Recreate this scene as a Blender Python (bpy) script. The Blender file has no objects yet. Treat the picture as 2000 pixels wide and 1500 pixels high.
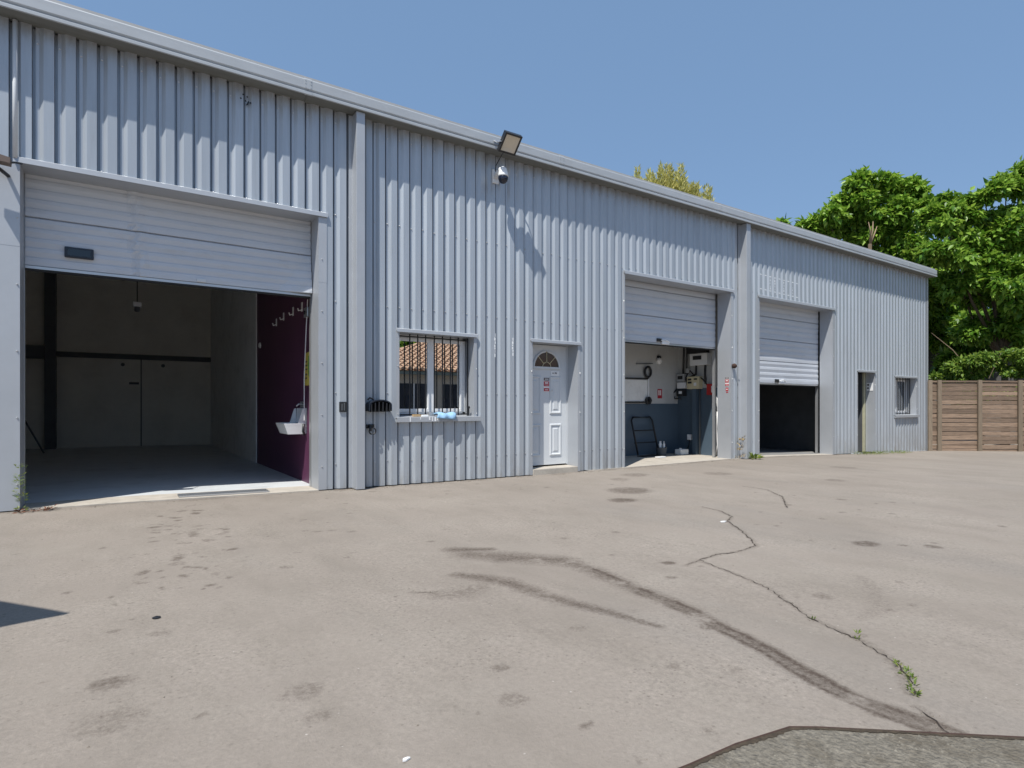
import bpy, bmesh, math, random
import numpy as np
from mathutils import Vector, Matrix

# ------------------------------------------------------------------ camera, sky, sun, exposure
S = bpy.context.scene
COL = S.collection
CAMH = 1.2
cam_d = bpy.data.cameras.new('camera')
cam = bpy.data.objects.new('camera', cam_d)
COL.objects.link(cam)
cam.location = (0, 0, CAMH)
cam.rotation_euler = (math.radians(90), 0, math.radians(-34.234))
cam_d.sensor_width = 36
cam_d.lens = 36 * 1150 / 2000
cam_d.shift_y = 0.02
cam_d.clip_start = 0.05
cam_d.clip_end = 3000
S.camera = cam

SUN_TO = Vector((-1.55, -1.0, 3.2)).normalized()       # direction towards the sun
SUN_EL = math.asin(SUN_TO.z)
SUN_AZ = math.atan2(SUN_TO.x, SUN_TO.y)
w = bpy.data.worlds.new('World')
S.world = w
w.use_nodes = True
nt = w.node_tree
sky = nt.nodes.new('ShaderNodeTexSky')
sky.sky_type = 'NISHITA'
sky.sun_disc = False
sky.sun_elevation = SUN_EL
sky.sun_rotation = SUN_AZ
sky.altitude = 100
sky.air_density = 1.0
sky.dust_density = 0.8
sky.ozone_density = 2.4
bg = nt.nodes['Background']
bg.inputs['Strength'].default_value = 0.15
haze_mix = nt.nodes.new('ShaderNodeMix')               # thin summer haze evens the blue out
haze_mix.data_type = 'RGBA'
haze_mix.inputs['Factor'].default_value = 0.72
haze_mix.inputs['B'].default_value = (1.10, 1.86, 3.08, 1)
nt.links.new(sky.outputs['Color'], haze_mix.inputs['A'])
nt.links.new(haze_mix.outputs['Result'], bg.inputs['Color'])

sun_d = bpy.data.lights.new('sun', 'SUN')
sun_d.energy = 4.9
sun_d.angle = math.radians(0.55)
sun_d.color = (1.0, 0.955, 0.88)
sun = bpy.data.objects.new('sun', sun_d)
COL.objects.link(sun)
sun.location = (-20, -12, 40)
sun.rotation_euler = (-SUN_TO).to_track_quat('-Z', 'Y').to_euler()

vs = S.view_settings
vs.view_transform = 'Standard'
vs.look = 'None'
vs.exposure = 0.25
vs.gamma = 1.0
vs.use_curve_mapping = False
cy = S.cycles
cy.use_denoising = True
cy.max_bounces = 10
cy.diffuse_bounces = 8
cy.glossy_bounces = 5
cy.transparent_max_bounces = 12
cy.sample_clamp_indirect = 6.0

rng = np.random.default_rng(11)
random.seed(5)

# ------------------------------------------------------------------ materials
MATS = {}


def mat(name, col, rough=0.6, metal=0.0, var=0.0, vscale=3.0, bump=0.0, bscale=40.0, stretch=None, spec=0.5,
        dirt=None, dscale=1.5, damt=0.5, dthr=0.5, alpha=None, island=0.0):
    """plain principled material with noise colour variation, optional dirt patches and fine bump"""
    if name in MATS:
        return MATS[name]
    m = bpy.data.materials.new(name)
    m.use_nodes = True
    t = m.node_tree
    N, L = t.nodes, t.links
    b = N['Principled BSDF']
    b.inputs['Roughness'].default_value = rough
    b.inputs['Metallic'].default_value = metal
    b.inputs['Specular IOR Level'].default_value = spec
    tc = N.new('ShaderNodeTexCoord')
    mp = N.new('ShaderNodeMapping')
    L.new(tc.outputs['Object'], mp.inputs['Vector'])
    if stretch:
        mp.inputs['Scale'].default_value = stretch
    c = N.new('ShaderNodeRGB')
    c.outputs[0].default_value = (*col, 1)
    out = c.outputs[0]
    if var > 0:
        n = N.new('ShaderNodeTexNoise')
        n.inputs['Scale'].default_value = vscale
        n.inputs['Detail'].default_value = 6
        n.inputs['Roughness'].default_value = 0.65
        L.new(mp.outputs[0], n.inputs['Vector'])
        r = N.new('ShaderNodeMapRange')
        r.inputs['From Min'].default_value = 0.25
        r.inputs['From Max'].default_value = 0.75
        r.inputs['To Min'].default_value = 1 - var
        r.inputs['To Max'].default_value = 1 + var
        L.new(n.outputs['Fac'], r.inputs['Value'])
        mx = N.new('ShaderNodeMix')
        mx.data_type = 'RGBA'
        mx.blend_type = 'MULTIPLY'
        mx.inputs['Factor'].default_value = 1
        L.new(out, mx.inputs['A'])
        L.new(r.outputs[0], mx.inputs['B'])
        out = mx.outputs['Result']
    if island > 0:
        ge = N.new('ShaderNodeObjectInfo')
        r = N.new('ShaderNodeMapRange')
        r.inputs['To Min'].default_value = 1 - island
        r.inputs['To Max'].default_value = 1 + island
        L.new(ge.outputs['Random'], r.inputs['Value'])
        mx = N.new('ShaderNodeMix')
        mx.data_type = 'RGBA'
        mx.blend_type = 'MULTIPLY'
        mx.inputs['Factor'].default_value = 1
        L.new(out, mx.inputs['A'])
        L.new(r.outputs[0], mx.inputs['B'])
        out = mx.outputs['Result']
    if dirt:
        n = N.new('ShaderNodeTexNoise')
        n.inputs['Scale'].default_value = dscale
        n.inputs['Detail'].default_value = 9
        n.inputs['Roughness'].default_value = 0.7
        L.new(mp.outputs[0], n.inputs['Vector'])
        r = N.new('ShaderNodeMapRange')
        r.inputs['From Min'].default_value = dthr
        r.inputs['From Max'].default_value = dthr + 0.22
        r.inputs['To Max'].default_value = damt
        L.new(n.outputs['Fac'], r.inputs['Value'])
        mx = N.new('ShaderNodeMix')
        mx.data_type = 'RGBA'
        L.new(r.outputs[0], mx.inputs['Factor'])
        L.new(out, mx.inputs['A'])
        mx.inputs['B'].default_value = (*dirt, 1)
        out = mx.outputs['Result']
    L.new(out, b.inputs['Base Color'])
    if bump > 0:
        n = N.new('ShaderNodeTexNoise')
        n.inputs['Scale'].default_value = bscale
        n.inputs['Detail'].default_value = 5
        L.new(mp.outputs[0], n.inputs['Vector'])
        bp = N.new('ShaderNodeBump')
        bp.inputs['Strength'].default_value = bump
        bp.inputs['Distance'].default_value = 0.02
        L.new(n.outputs['Fac'], bp.inputs['Height'])
        L.new(bp.outputs[0], b.inputs['Normal'])
    MATS[name] = m
    return m


def cladding_mat(name, col, rust=False):
    m = mat(name, col, rough=0.38, metal=0.32, dirt=(0.27, 0.28, 0.29), dscale=1.3, damt=0.4, dthr=0.54, var=0.09, vscale=1.1, stretch=(6, 6, 0.5), bump=0.06, bscale=2.0, island=0.045)
    t = m.node_tree
    N, L = t.nodes, t.links
    b = N['Principled BSDF']
    src = b.inputs['Base Color'].links[0].from_socket
    geo = N.new('ShaderNodeNewGeometry')
    sep = N.new('ShaderNodeSeparateXYZ')
    L.new(geo.outputs['Position'], sep.inputs[0])
    # splash dirt along the foot and run-off grime below the eaves, broken up by noise
    n = N.new('ShaderNodeTexNoise')
    n.inputs['Scale'].default_value = 9
    n.inputs['Detail'].default_value = 8
    n.inputs['Roughness'].default_value = 0.7
    mp = N.new('ShaderNodeMapping')
    mp.inputs['Scale'].default_value = (1, 1, 0.25)
    L.new(geo.outputs['Position'], mp.inputs[0])
    L.new(mp.outputs[0], n.inputs['Vector'])

    def band(z0, z1, amt, col, src):
        r = N.new('ShaderNodeMapRange')
        r.inputs['From Min'].default_value = z0
        r.inputs['From Max'].default_value = z1
        r.inputs['To Min'].default_value = 0
        r.inputs['To Max'].default_value = 1
        L.new(sep.outputs['Z'], r.inputs['Value'])
        r2 = N.new('ShaderNodeMapRange')
        r2.inputs['From Min'].default_value = 0.42
        r2.inputs['From Max'].default_value = 0.72
        r2.inputs['To Max'].default_value = amt
        L.new(n.outputs['Fac'], r2.inputs['Value'])
        mu = N.new('ShaderNodeMath')
        mu.operation = 'MULTIPLY'
        L.new(r.outputs[0], mu.inputs[0])
        L.new(r2.outputs[0], mu.inputs[1])
        mx = N.new('ShaderNodeMix')
        mx.data_type = 'RGBA'
        L.new(mu.outputs[0], mx.inputs['Factor'])
        L.new(src, mx.inputs['A'])
        mx.inputs['B'].default_value = (*col, 1)
        return mx.outputs['Result']
    src = band(0.55, -0.3, 0.8, (0.25, 0.22, 0.18), src)
    src = band(5.15, 5.5, 0.55, (0.16, 0.13, 0.12), src)
    L.new(src, b.inputs['Base Color'])
    return m


M_CLAD = cladding_mat('steel_cladding', (0.415, 0.455, 0.50))
M_TRIM = mat('steel_trim', (0.43, 0.455, 0.49), rough=0.45, metal=0.35, var=0.06, vscale=2, bump=0.02, bscale=4)
M_GUT = mat('gutter_steel', (0.40, 0.43, 0.46), rough=0.45, metal=0.15, var=0.09, vscale=3, stretch=(0.6, 3, 3), dirt=(0.22, 0.22, 0.21), dscale=4, damt=0.35, dthr=0.55)
M_ROOF = mat('roof_steel', (0.36, 0.37, 0.38), rough=0.6, var=0.1)
M_DOORP = mat('door_panel_paint', (0.53, 0.565, 0.62), rough=0.45, var=0.05, vscale=2, stretch=(1, 1, 3), dirt=(0.36, 0.35, 0.33), dscale=2.2, damt=0.35, dthr=0.55)
M_WHITE = mat('white_paint', (0.60, 0.63, 0.66), rough=0.35, var=0.03, dirt=(0.5, 0.48, 0.44), dscale=3, damt=0.3, dthr=0.58)
M_PVC = mat('white_plastic', (0.78, 0.79, 0.80), rough=0.3, var=0.02)
M_BLACK = mat('black_plastic', (0.016, 0.017, 0.02), rough=0.4, var=0.15)
M_IRON = mat('black_iron', (0.012, 0.013, 0.016), rough=0.5)
M_DARKB = mat('dark_blue_plastic', (0.012, 0.018, 0.032), rough=0.35)
M_CONC = mat('pale_concrete', (0.42, 0.385, 0.335), rough=0.9, var=0.14, vscale=5, bump=0.25, bscale=60, dirt=(0.22, 0.2, 0.17), dscale=3, damt=0.5)
M_IFLOOR = mat('interior_floor_paint', (0.56, 0.59, 0.61), rough=0.5, var=0.12, vscale=1.2, dirt=(0.17, 0.17, 0.17), dscale=1.2, damt=0.5, bump=0.05, bscale=60)
M_IWALL = mat('interior_plaster', (0.74, 0.72, 0.66), rough=0.85, var=0.08, vscale=1.5, dirt=(0.5, 0.47, 0.42), dscale=0.9, damt=0.4)
M_IGREY = mat('interior_grey_paint', (0.78, 0.79, 0.78), rough=0.8, var=0.06, dirt=(0.3, 0.29, 0.27), dscale=1.4, damt=0.35)
M_PURPLE = mat('aubergine_paint', (0.095, 0.03, 0.07), rough=0.45, var=0.12, vscale=2)
M_BLUEW = mat('blue_dado_paint', (0.075, 0.11, 0.148), rough=0.45, var=0.1, vscale=2)
M_BEAM = mat('dark_steel_beam', (0.085, 0.095, 0.105), rough=0.6, var=0.2)
M_GALV = mat('galvanised_steel', (0.55, 0.56, 0.57), rough=0.35, metal=0.7, var=0.08)
M_CREAM = mat('cream_plastic', (0.62, 0.55, 0.36), rough=0.5, var=0.05)
M_RED = mat('red_paint', (0.45, 0.015, 0.015), rough=0.4, var=0.06)
M_PRINTR = mat('red_print', (0.42, 0.02, 0.035), rough=0.5)
M_PRINTW = mat('white_print', (0.75, 0.72, 0.72), rough=0.5)
M_PRINTK = mat('black_print', (0.015, 0.015, 0.03), rough=0.5)
M_YELLOW = mat('yellow_print', (0.62, 0.50, 0.10), rough=0.5, var=0.1)
M_GREEN = mat('green_print', (0.17, 0.34, 0.06), rough=0.5)
M_BRONZE = mat('brown_metal', (0.16, 0.12, 0.10), rough=0.5, metal=0.3, var=0.1)
M_RUBBER = mat('black_rubber', (0.02, 0.02, 0.02), rough=0.8)
M_RUST = mat('rusty_steel', (0.045, 0.022, 0.016), rough=0.85, var=0.35, vscale=20, bump=0.4, bscale=60)
M_GRAVEL = mat('gravelly_concrete', (0.16, 0.145, 0.118), rough=0.95, var=0.5, vscale=45, bump=1.0, bscale=55, dirt=(0.07, 0.055, 0.035), dscale=4, damt=0.75, dthr=0.48)
M_WOOD = mat('weathered_boards', (0.225, 0.16, 0.115), rough=0.85, var=0.42, vscale=2.5, stretch=(1.2, 1.2, 16), bump=0.35, bscale=8, island=0.32, dirt=(0.10, 0.075, 0.05), dscale=3, damt=0.5, dthr=0.56)
M_POST = mat('weathered_post', (0.21, 0.165, 0.12), rough=0.85, var=0.25, vscale=3, stretch=(10, 10, 1), bump=0.3, bscale=10, island=0.1)
M_BARK = mat('bark', (0.10, 0.075, 0.05), rough=0.95, var=0.35, vscale=8, stretch=(3, 3, 0.6), bump=0.7, bscale=18)
M_STUCCO = mat('cream_stucco', (0.52, 0.46, 0.38), rough=0.9, var=0.06)
M_GREYW = mat('grey_render', (0.09, 0.09, 0.088), rough=0.9, var=0.1)
M_TILE = mat('clay_tile', (0.60, 0.37, 0.23), rough=0.8, var=0.35, vscale=2.2, dirt=(0.70, 0.56, 0.43), dscale=4, damt=0.7, dthr=0.5)
M_CLOTHB = mat('pale_blue_cloth', (0.27, 0.46, 0.66), rough=0.8, var=0.12, vscale=12, bump=0.4, bscale=30)
M_CARD = mat('brown_card', (0.4, 0.28, 0.15), rough=0.8, var=0.1)
M_LENS = mat('lamp_reflector', (0.62, 0.56, 0.46), rough=0.3, var=0.05)
M_STRAW = mat('dry_stalk', (0.38, 0.28, 0.13), rough=0.9, var=0.3, vscale=30)
M_RESID = mat('glue_residue', (0.40, 0.43, 0.47), rough=0.8, var=0.2, vscale=30)
M_SCUFF = mat('white_scuff', (0.8, 0.82, 0.84), rough=0.7, var=0.1, vscale=20)


def glass_mat(name, tint, refl):
    m = bpy.data.materials.new(name)
    m.use_nodes = True
    N, L = m.node_tree.nodes, m.node_tree.links
    N.remove(N['Principled BSDF'])
    tr = N.new('ShaderNodeBsdfTransparent')
    tr.inputs['Color'].default_value = (*tint, 1)
    gl = N.new('ShaderNodeBsdfGlossy')
    gl.inputs['Roughness'].default_value = 0.003
    gl.inputs['Color'].default_value = (0.95, 0.97, 1, 1)
    fr = N.new('ShaderNodeLayerWeight')
    fr.inputs['Blend'].default_value = 0.35
    r = N.new('ShaderNodeMapRange')
    r.inputs['To Min'].default_value = refl
    r.inputs['To Max'].default_value = 1.0
    L.new(fr.outputs['Fresnel'], r.inputs['Value'])
    mx = N.new('ShaderNodeMixShader')
    L.new(r.outputs[0], mx.inputs[0])
    L.new(tr.outputs[0], mx.inputs[1])
    L.new(gl.outputs[0], mx.inputs[2])
    L.new(mx.outputs[0], N['Material Output'].inputs['Surface'])
    return m


M_GLASS = glass_mat('window_glass', (0.55, 0.62, 0.62), 0.52)
M_GLASSD = glass_mat('dark_glass', (0.12, 0.13, 0.13), 0.03)
M_DOME = mat('smoked_dome', (0.008, 0.012, 0.03), rough=0.05, spec=0.6)


def leaf_mat(name, c0, c1, trans=0.36, gloss=0.4):
    m = bpy.data.materials.new(name)
    m.use_nodes = True
    N, L = m.node_tree.nodes, m.node_tree.links
    b = N['Principled BSDF']
    b.inputs['Roughness'].default_value = gloss
    b.inputs['Specular IOR Level'].default_value = 0.35
    ge = N.new('ShaderNodeNewGeometry')
    mx = N.new('ShaderNodeMix')
    mx.data_type = 'RGBA'
    mx.inputs['A'].default_value = (*c0, 1)
    mx.inputs['B'].default_value = (*c1, 1)
    pw = N.new('ShaderNodeMath')
    pw.operation = 'POWER'
    pw.inputs[1].default_value = 1.7
    L.new(ge.outputs['Random Per Island'], pw.inputs[0])
    L.new(pw.outputs[0], mx.inputs['Factor'])
    L.new(mx.outputs['Result'], b.inputs['Base Color'])
    tl = N.new('ShaderNodeBsdfTranslucent')
    hs = N.new('ShaderNodeHueSaturation')
    hs.inputs['Value'].default_value = 1.6
    hs.inputs['Hue'].default_value = 0.485
    L.new(mx.outputs['Result'], hs.inputs['Color'])
    L.new(hs.outputs[0], tl.inputs['Color'])
    ms = N.new('ShaderNodeMixShader')
    ms.inputs[0].default_value = trans
    L.new(b.outputs[0], ms.inputs[1])
    L.new(tl.outputs[0], ms.inputs[2])
    L.new(ms.outputs[0], N['Material Output'].inputs['Surface'])
    return m


M_LEAFA = leaf_mat('broad_leaf', (0.06, 0.16, 0.012), (0.32, 0.49, 0.075))
M_LEAFB = leaf_mat('broad_leaf_deep', (0.055, 0.15, 0.012), (0.29, 0.455, 0.07))
M_LEAFC = leaf_mat('climber_leaf', (0.06, 0.14, 0.018), (0.27, 0.38, 0.07))
M_LEAFY = leaf_mat('golden_frond', (0.33, 0.34, 0.10), (0.66, 0.63, 0.27), trans=0.45)
M_WEED = leaf_mat('weed_leaf', (0.10, 0.17, 0.03), (0.24, 0.27, 0.06))


# ------------------------------------------------------------------ mesh helpers
class MB:
    def __init__(s):
        s.v = []
        s.f = []

    def add(s, verts, faces):
        o = len(s.v)
        s.v += [tuple(map(float, p)) for p in verts]
        s.f += [tuple(i + o for i in f) for f in faces]
        return s

    def box(s, x0, x1, y0, y1, z0, z1, bev=0.0):
        if bev <= 0:
            P = [(x, y, z) for z in (z0, z1) for y in (y0, y1) for x in (x0, x1)]
            return s.add(P, [(0, 2, 3, 1), (4, 5, 7, 6), (0, 1, 5, 4), (2, 6, 7, 3), (0, 4, 6, 2), (1, 3, 7, 5)])
        b = bmesh.new()
        bmesh.ops.create_cube(b, size=1)
        for v in b.verts:
            v.co = Vector(((x0 + x1) / 2 + v.co.x * (x1 - x0), (y0 + y1) / 2 + v.co.y * (y1 - y0), (z0 + z1) / 2 + v.co.z * (z1 - z0)))
        bmesh.ops.bevel(b, geom=b.edges[:], offset=bev, segments=2, affect='EDGES', profile=0.6)
        b.verts.index_update()
        s.add([v.co[:] for v in b.verts], [[v.index for v in f.verts] for f in b.faces])
        b.free()
        return s

    def tube(s, pts, r, n=8, caps=True):
        pts = [Vector(p) for p in pts]
        R = r if isinstance(r, (list, tuple)) else [r] * len(pts)
        ref = None
        rings = []
        for i, p in enumerate(pts):
            a = pts[max(i - 1, 0)]
            b = pts[min(i + 1, len(pts) - 1)]
            t = (b - a).normalized()
            if ref is None:
                ref = Vector((0, 0, 1)) if abs(t.z) < 0.9 else Vector((1, 0, 0))
            u = t.cross(ref).normalized()
            v = t.cross(u).normalized()
            rings.append([p + (u * math.cos(2 * math.pi * k / n) + v * math.sin(2 * math.pi * k / n)) * R[i] for k in range(n)])
        V = [q for g_ in rings for q in g_]
        Fc = []
        for i in range(len(rings) - 1):
            for k in range(n):
                a, b = i * n + k, i * n + (k + 1) % n
                Fc.append((a, b, b + n, a + n))
        if caps:
            Fc.append(tuple(range(n))[::-1])
            Fc.append(tuple((len(rings) - 1) * n + k for k in range(n)))
        return s.add(V, Fc)

    def lathe(s, prof, origin, axis='z', n=20):
        V, Fc = [], []
        ox, oy, oz = origin
        for (r, h) in prof:
            for k in range(n):
                a = 2 * math.pi * k / n
                u, v = r * math.cos(a), r * math.sin(a)
                if axis == 'z':
                    V.append((ox + u, oy + v, oz + h))
                elif axis == 'y':
                    V.append((ox + u, oy + h, oz + v))
                else:
                    V.append((ox + h, oy + u, oz + v))
        for i in range(len(prof) - 1):
            for k in range(n):
                a, b = i * n + k, i * n + (k + 1) % n
                Fc.append((a, b, b + n, a + n))
        Fc.append(tuple(range(n))[::-1])
        Fc.append(tuple((len(prof) - 1) * n + k for k in range(n)))
        return s.add(V, Fc)

    def prism(s, poly, lo, hi, axis='y'):
        """poly of 2D points extruded along axis between lo and hi"""
        n = len(poly)

        def P(a, b, h):
            return {'y': (a, h, b), 'x': (h, a, b), 'z': (a, b, h)}[axis]
        V = [P(a, b, lo) for a, b in poly] + [P(a, b, hi) for a, b in poly]
        Fc = [tuple(range(n)), tuple(range(2 * n - 1, n - 1, -1))]
        for i in range(n):
            j = (i + 1) % n
            Fc.append((i, i + n, j + n, j))
        return s.add(V, Fc)

    def build(s, name, m, parent=None, smooth=False):
        me = bpy.data.meshes.new(name)
        me.from_pydata(s.v, [], s.f)
        me.validate()
        b = bmesh.new()
        b.from_mesh(me)
        bmesh.ops.recalc_face_normals(b, faces=b.faces[:])
        b.to_mesh(me)
        b.free()
        me.materials.append(m)
        if smooth:
            for p in me.polygons:
                p.use_smooth = True
        o = bpy.data.objects.new(name, me)
        COL.objects.link(o)
        if parent:
            o.parent = parent
            if parent.parent is None:  # part coordinates are given in the world
                o.matrix_parent_inverse = Matrix.Translation(-parent.location)
        return o


def np_mesh(name, V, F, m, parent=None, smooth=False):
    """V (n,3), F (m,k) with k = 3 or 4"""
    me = bpy.data.meshes.new(name)
    k = F.shape[1]
    me.vertices.add(len(V))
    me.vertices.foreach_set('co', V.astype(np.float32).ravel())
    me.loops.add(F.size)
    me.loops.foreach_set('vertex_index', F.astype(np.int32).ravel())
    me.polygons.add(len(F))
    me.polygons.foreach_set('loop_start', np.arange(0, F.size, k, dtype=np.int32))
    me.polygons.foreach_set('loop_total', np.full(len(F), k, dtype=np.int32))
    if smooth:
        me.polygons.foreach_set('use_smooth', np.ones(len(F), dtype=bool))
    me.update(calc_edges=True)
    me.materials.append(m)
    o = bpy.data.objects.new(name, me)
    COL.objects.link(o)
    if parent:
        o.parent = parent
        if parent.parent is None:  # part coordinates are given in the world
            o.matrix_parent_inverse = Matrix.Translation(-parent.location)
    return o


def tag(o, label=None, cat=None, group=None, kind=None):
    if label:
        o['label'] = label
    if cat:
        o['category'] = cat
    if group:
        o['group'] = group
    if kind:
        o['kind'] = kind
    return o


def thing(name, loc, label, cat, group=None):
    o = bpy.data.objects.new(name, None)
    o.empty_display_size = 0.2
    COL.objects.link(o)
    o.location = loc
    return tag(o, label, cat, group)


# ------------------------------------------------------------------ ground
GX = [-6, 0, 2.4, 3.1, 6.2, 8.6, 11.7, 14, 16.3, 22.9, 30]
GZ = [0, 0, -.045, -.06, -.085, -.088, -.09, -.12, -.2, -.37, -.42]


def g(x):
    return float(np.interp(x, GX, GZ))


def vnoise(x, y, seed=0):
    """smooth value noise on numpy arrays, 0..1"""
    xi = np.floor(x).astype(np.int64)
    yi = np.floor(y).astype(np.int64)
    fx = x - xi
    fy = y - yi
    fx = fx * fx * (3 - 2 * fx)
    fy = fy * fy * (3 - 2 * fy)

    def h(a, b):
        q = (a * 374761393 + b * 668265263 + seed * 974711) & 0x7fffffff
        q = ((q ^ (q >> 13)) * 1274126177) & 0x7fffffff
        return ((q ^ (q >> 16)) & 0xffff) / 65535.0
    return (h(xi, yi) * (1 - fx) + h(xi + 1, yi) * fx) * (1 - fy) + (h(xi, yi + 1) * (1 - fx) + h(xi + 1, yi + 1) * fx) * fy


def fbm(x, y, sc, seed=0, octv=4):
    t, a, s = 0, 0.5, 0
    for i in range(octv):
        t = t + a * vnoise(x * sc, y * sc, seed + i)
        s += a
        a *= 0.55
        sc *= 2.1
    return t / s


def seg_field(X, Y, pts, widths):
    """distance to a polyline divided by its local half width (smaller than 1 inside)"""
    best = np.full(X.shape, 1e9)
    for i in range(len(pts) - 1):
        (ax, ay), (bx, by) = pts[i], pts[i + 1]
        dx, dy = bx - ax, by - ay
        t = np.clip(((X - ax) * dx + (Y - ay) * dy) / (dx * dx + dy * dy + 1e-9), 0, 1)
        wd = widths[i] + (widths[i + 1] - widths[i]) * t
        best = np.minimum(best, np.hypot(X - ax - t * dx, Y - ay - t * dy) / wd)
    return best


CR = [([(3.75, 3.07), (3.97, 3.11), (3.84, 2.65), (3.75, 2.37), (3.56, 2.09), (3.41, 1.89), (3.36, 1.75), (3.31, 1.57), (3.23, 1.44), (3.15, 1.31), (3.03, 1.21), (2.85, 1.12)][1:], (.006, .009)),
      ([(2.74, 1.07), (2.68, .98), (2.61, .90)], (.008, .012)),
      ([(4.79, 3.14), (5.05, 3.39), (5.29, 3.65), (5.58, 4.01), (5.84, 4.13), (6.06, 4.46), (6.12, 4.77)], (.014, .005)),
      ([(4.79, 3.14), (4.46, 3.10), (4.23, 3.14), (3.97, 3.11), (3.75, 3.07)], (.010, .005)),
      ([(6.94, 4.13), (7.75, 4.67), (8.17, 5.16), (8.20, 5.61)], (.014, .006)),
      ([(1.62, 3.56), (1.72, 3.48), (1.78, 3.46)], (.004, .003))]


def build_ground():
    ax = lambda a, b, s: np.arange(a, b, s)
    xs = np.concatenate([[-900, -300, -100, -40, -20], ax(-12, -3, .5), ax(-3, 9, .025), ax(9, 24, .08), ax(24, 34, .5), [36, 40, 50, 80, 200, 500, 1200]])
    ys = np.concatenate([[-900, -300, -100, -50, -25], ax(-15, 0, .5), ax(0, 8.8, .025), ax(8.8, 24, .5), [26, 32, 45, 80, 200, 500, 1200]])
    X, Y = np.meshgrid(xs, ys, indexing='ij')
    Z = np.interp(X, GX, GZ)
    near = np.clip((8.0 - Y) / 1.0, 0, 1) * np.clip((Y + 3) / 3, 0, 1)
    Z = Z + near * (fbm(X, Y, .5, 3) - .5) * .03
    n1 = fbm(X, Y, 5.0, 21)
    n2 = fbm(X, Y, 16.0, 31)
    wob = (fbm(X, Y, 3.0, 41) - .5) * .08
    Xw, Yw = X + wob, Y + (fbm(X, Y, 3.0, 47) - .5) * .08
    st = np.zeros(X.shape)

    def stroke(pts, wd, amt, rag=.5, soft=1.0):
        d = seg_field(Xw, Yw, pts, wd)
        a = np.clip((1.6 - d) / (soft * 1.5), 0, 1)
        a = a * np.clip((n1 - .36 + rag * (n2 - .3)) * 2.6 + .62, .12, 1)
        np.maximum(st, a * amt, out=st)
    # curving tyre smear and its fainter companion
    ty = [(2.45, 4.25), (2.75, 3.95), (3.01, 3.69), (3.03, 3.41), (2.94, 2.79), (2.90, 2.34), (2.81, 1.92), (2.67, 1.53), (2.60, 1.22), (2.62, 1.02), (2.63, .86)]
    stroke(ty, [.14, .17, .15, .10, .09, .08, .07, .06, .05, .05, .05], .66, .9)
    stroke([(x + .035, y + .02) for x, y in ty[3:]], [.03, .035, .035, .035, .03, .025, .02, .02], 1.0, .3)
    stroke([(x - .055, y - .02) for x, y in ty[4:]], [.02, .025, .025, .022, .02, .02, .02], .95, .4)
    stroke([(2.09, 3.77), (2.27, 3.46), (2.34, 3.08), (2.40, 2.75), (2.47, 2.55), (2.54, 2.26)], [.07, .1, .08, .07, .05, .03], .68, .8)
    stroke([(1.72, 3.42), (1.9, 3.36), (2.1, 3.42)], [.1, .14, .08], .36, 1.0)
    stroke([(2.42, 4.45), (2.68, 4.33)], [.1, .07], .75, .8)
    stroke([(2.6, 3.98), (2.82, 3.86)], [.11, .09], .7, .8)
    # faint arcs of older tyre traces
    for k in range(5):
        o = .2 * k
        stroke([(1.8 + o * .5, 3.0 - o), (1.95 + o * .5, 2.4 - o * .8), (2.05 + o * .5, 1.8 - o * .5)], [.02, .018, .012], .16, .9)
    stroke([(4.6, 2.15), (4.2, 1.85), (3.95, 1.75), (3.6, 1.72)], [.05, .09, .08, .03], .22, .3)
    for p, _ in CR:
        stroke(p, [.028] * len(p), .34, 1.0, .9)
    # oil spots
    spots = [(6.40, 6.28, .38, .6), (5.65, 5.68, .22, .7), (5.73, 2.63, .13, .75), (6.12, 2.26, .09, .6), (5.95, 2.42, .04, .6), (6.3, 2.3, .04, .5), (3.69, 3.2, .065, .75), (3.91, 2.06, .08, .4),
             (2.75, 2.12, .05, .7), (7.2, 3.6, .06, .5), (6.6, 3.5, .05, .5), (7.6, 3.2, .05, .5), (.01, 3.05, .09, .55), (.67, 2.56, .1, .35), (-.01, 2.7, .13, .3), (8.2, 4.1, .07, .5),
             (1.1, 4.6, .06, .4), (.2, 3.6, .05, .4), (1.5, 2.3, .05, .45), (1.35, 2.0, .07, .4), (9.3, 6.9, .3, .4), (7.9, 7.6, .3, .45), (7.2, 7.3, .2, .4), (12.5, 6.2, .3, .35), (10.2, 5.2, .2, .4)]
    for x, y, r, a in spots:
        d = np.hypot((Xw - x), (Yw - y) * 1.15) / r
        np.maximum(st, np.clip((1.2 - d) / .5, 0, 1) * a * np.clip(.6 + (n2 - .3) * 1.6, 0, 1), out=st)
    # string of blotches and footprints leading out of the first door
    rr = np.random.default_rng(8)
    for k in range(120):
        u = rr.random() ** .8
        x = .78 - u * .42 + rr.normal() * (.14 + .12 * u)
        y = 8.35 - u * 4.1 + rr.normal() * .15
        r = .014 + rr.random() ** 2.5 * .075
        an = rr.random() * 3.14
        ex = 1 + rr.random() * 1.4
        u0, v0 = (Xw - x) * math.cos(an) + (Yw - y) * math.sin(an), -(Xw - x) * math.sin(an) + (Yw - y) * math.cos(an)
        d = np.hypot(u0, v0 * ex) / r
        np.maximum(st, np.clip((1.2 - d) / .5, 0, 1) * (.25 + .45 * rr.random()), out=st)
    for k in range(420):
        x, y = rr.uniform(-2, 9), rr.uniform(.8, 8.2)
        r = .016 + rr.random() ** 3 * .05
        d = np.hypot(Xw - x, (Yw - y) * (1 + rr.random())) / r
        if r > .0:
            np.maximum(st, np.clip((1.2 - d) / .6, 0, 1) * (.15 + .4 * rr.random()), out=st)
    foot = np.clip(1 - np.abs(Y - 8.55) / .22, 0, 1) * np.clip(n1 * 2 - .5, 0, 1) * .55
    np.maximum(st, foot, out=st)
    nx, ny = X.shape
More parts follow.
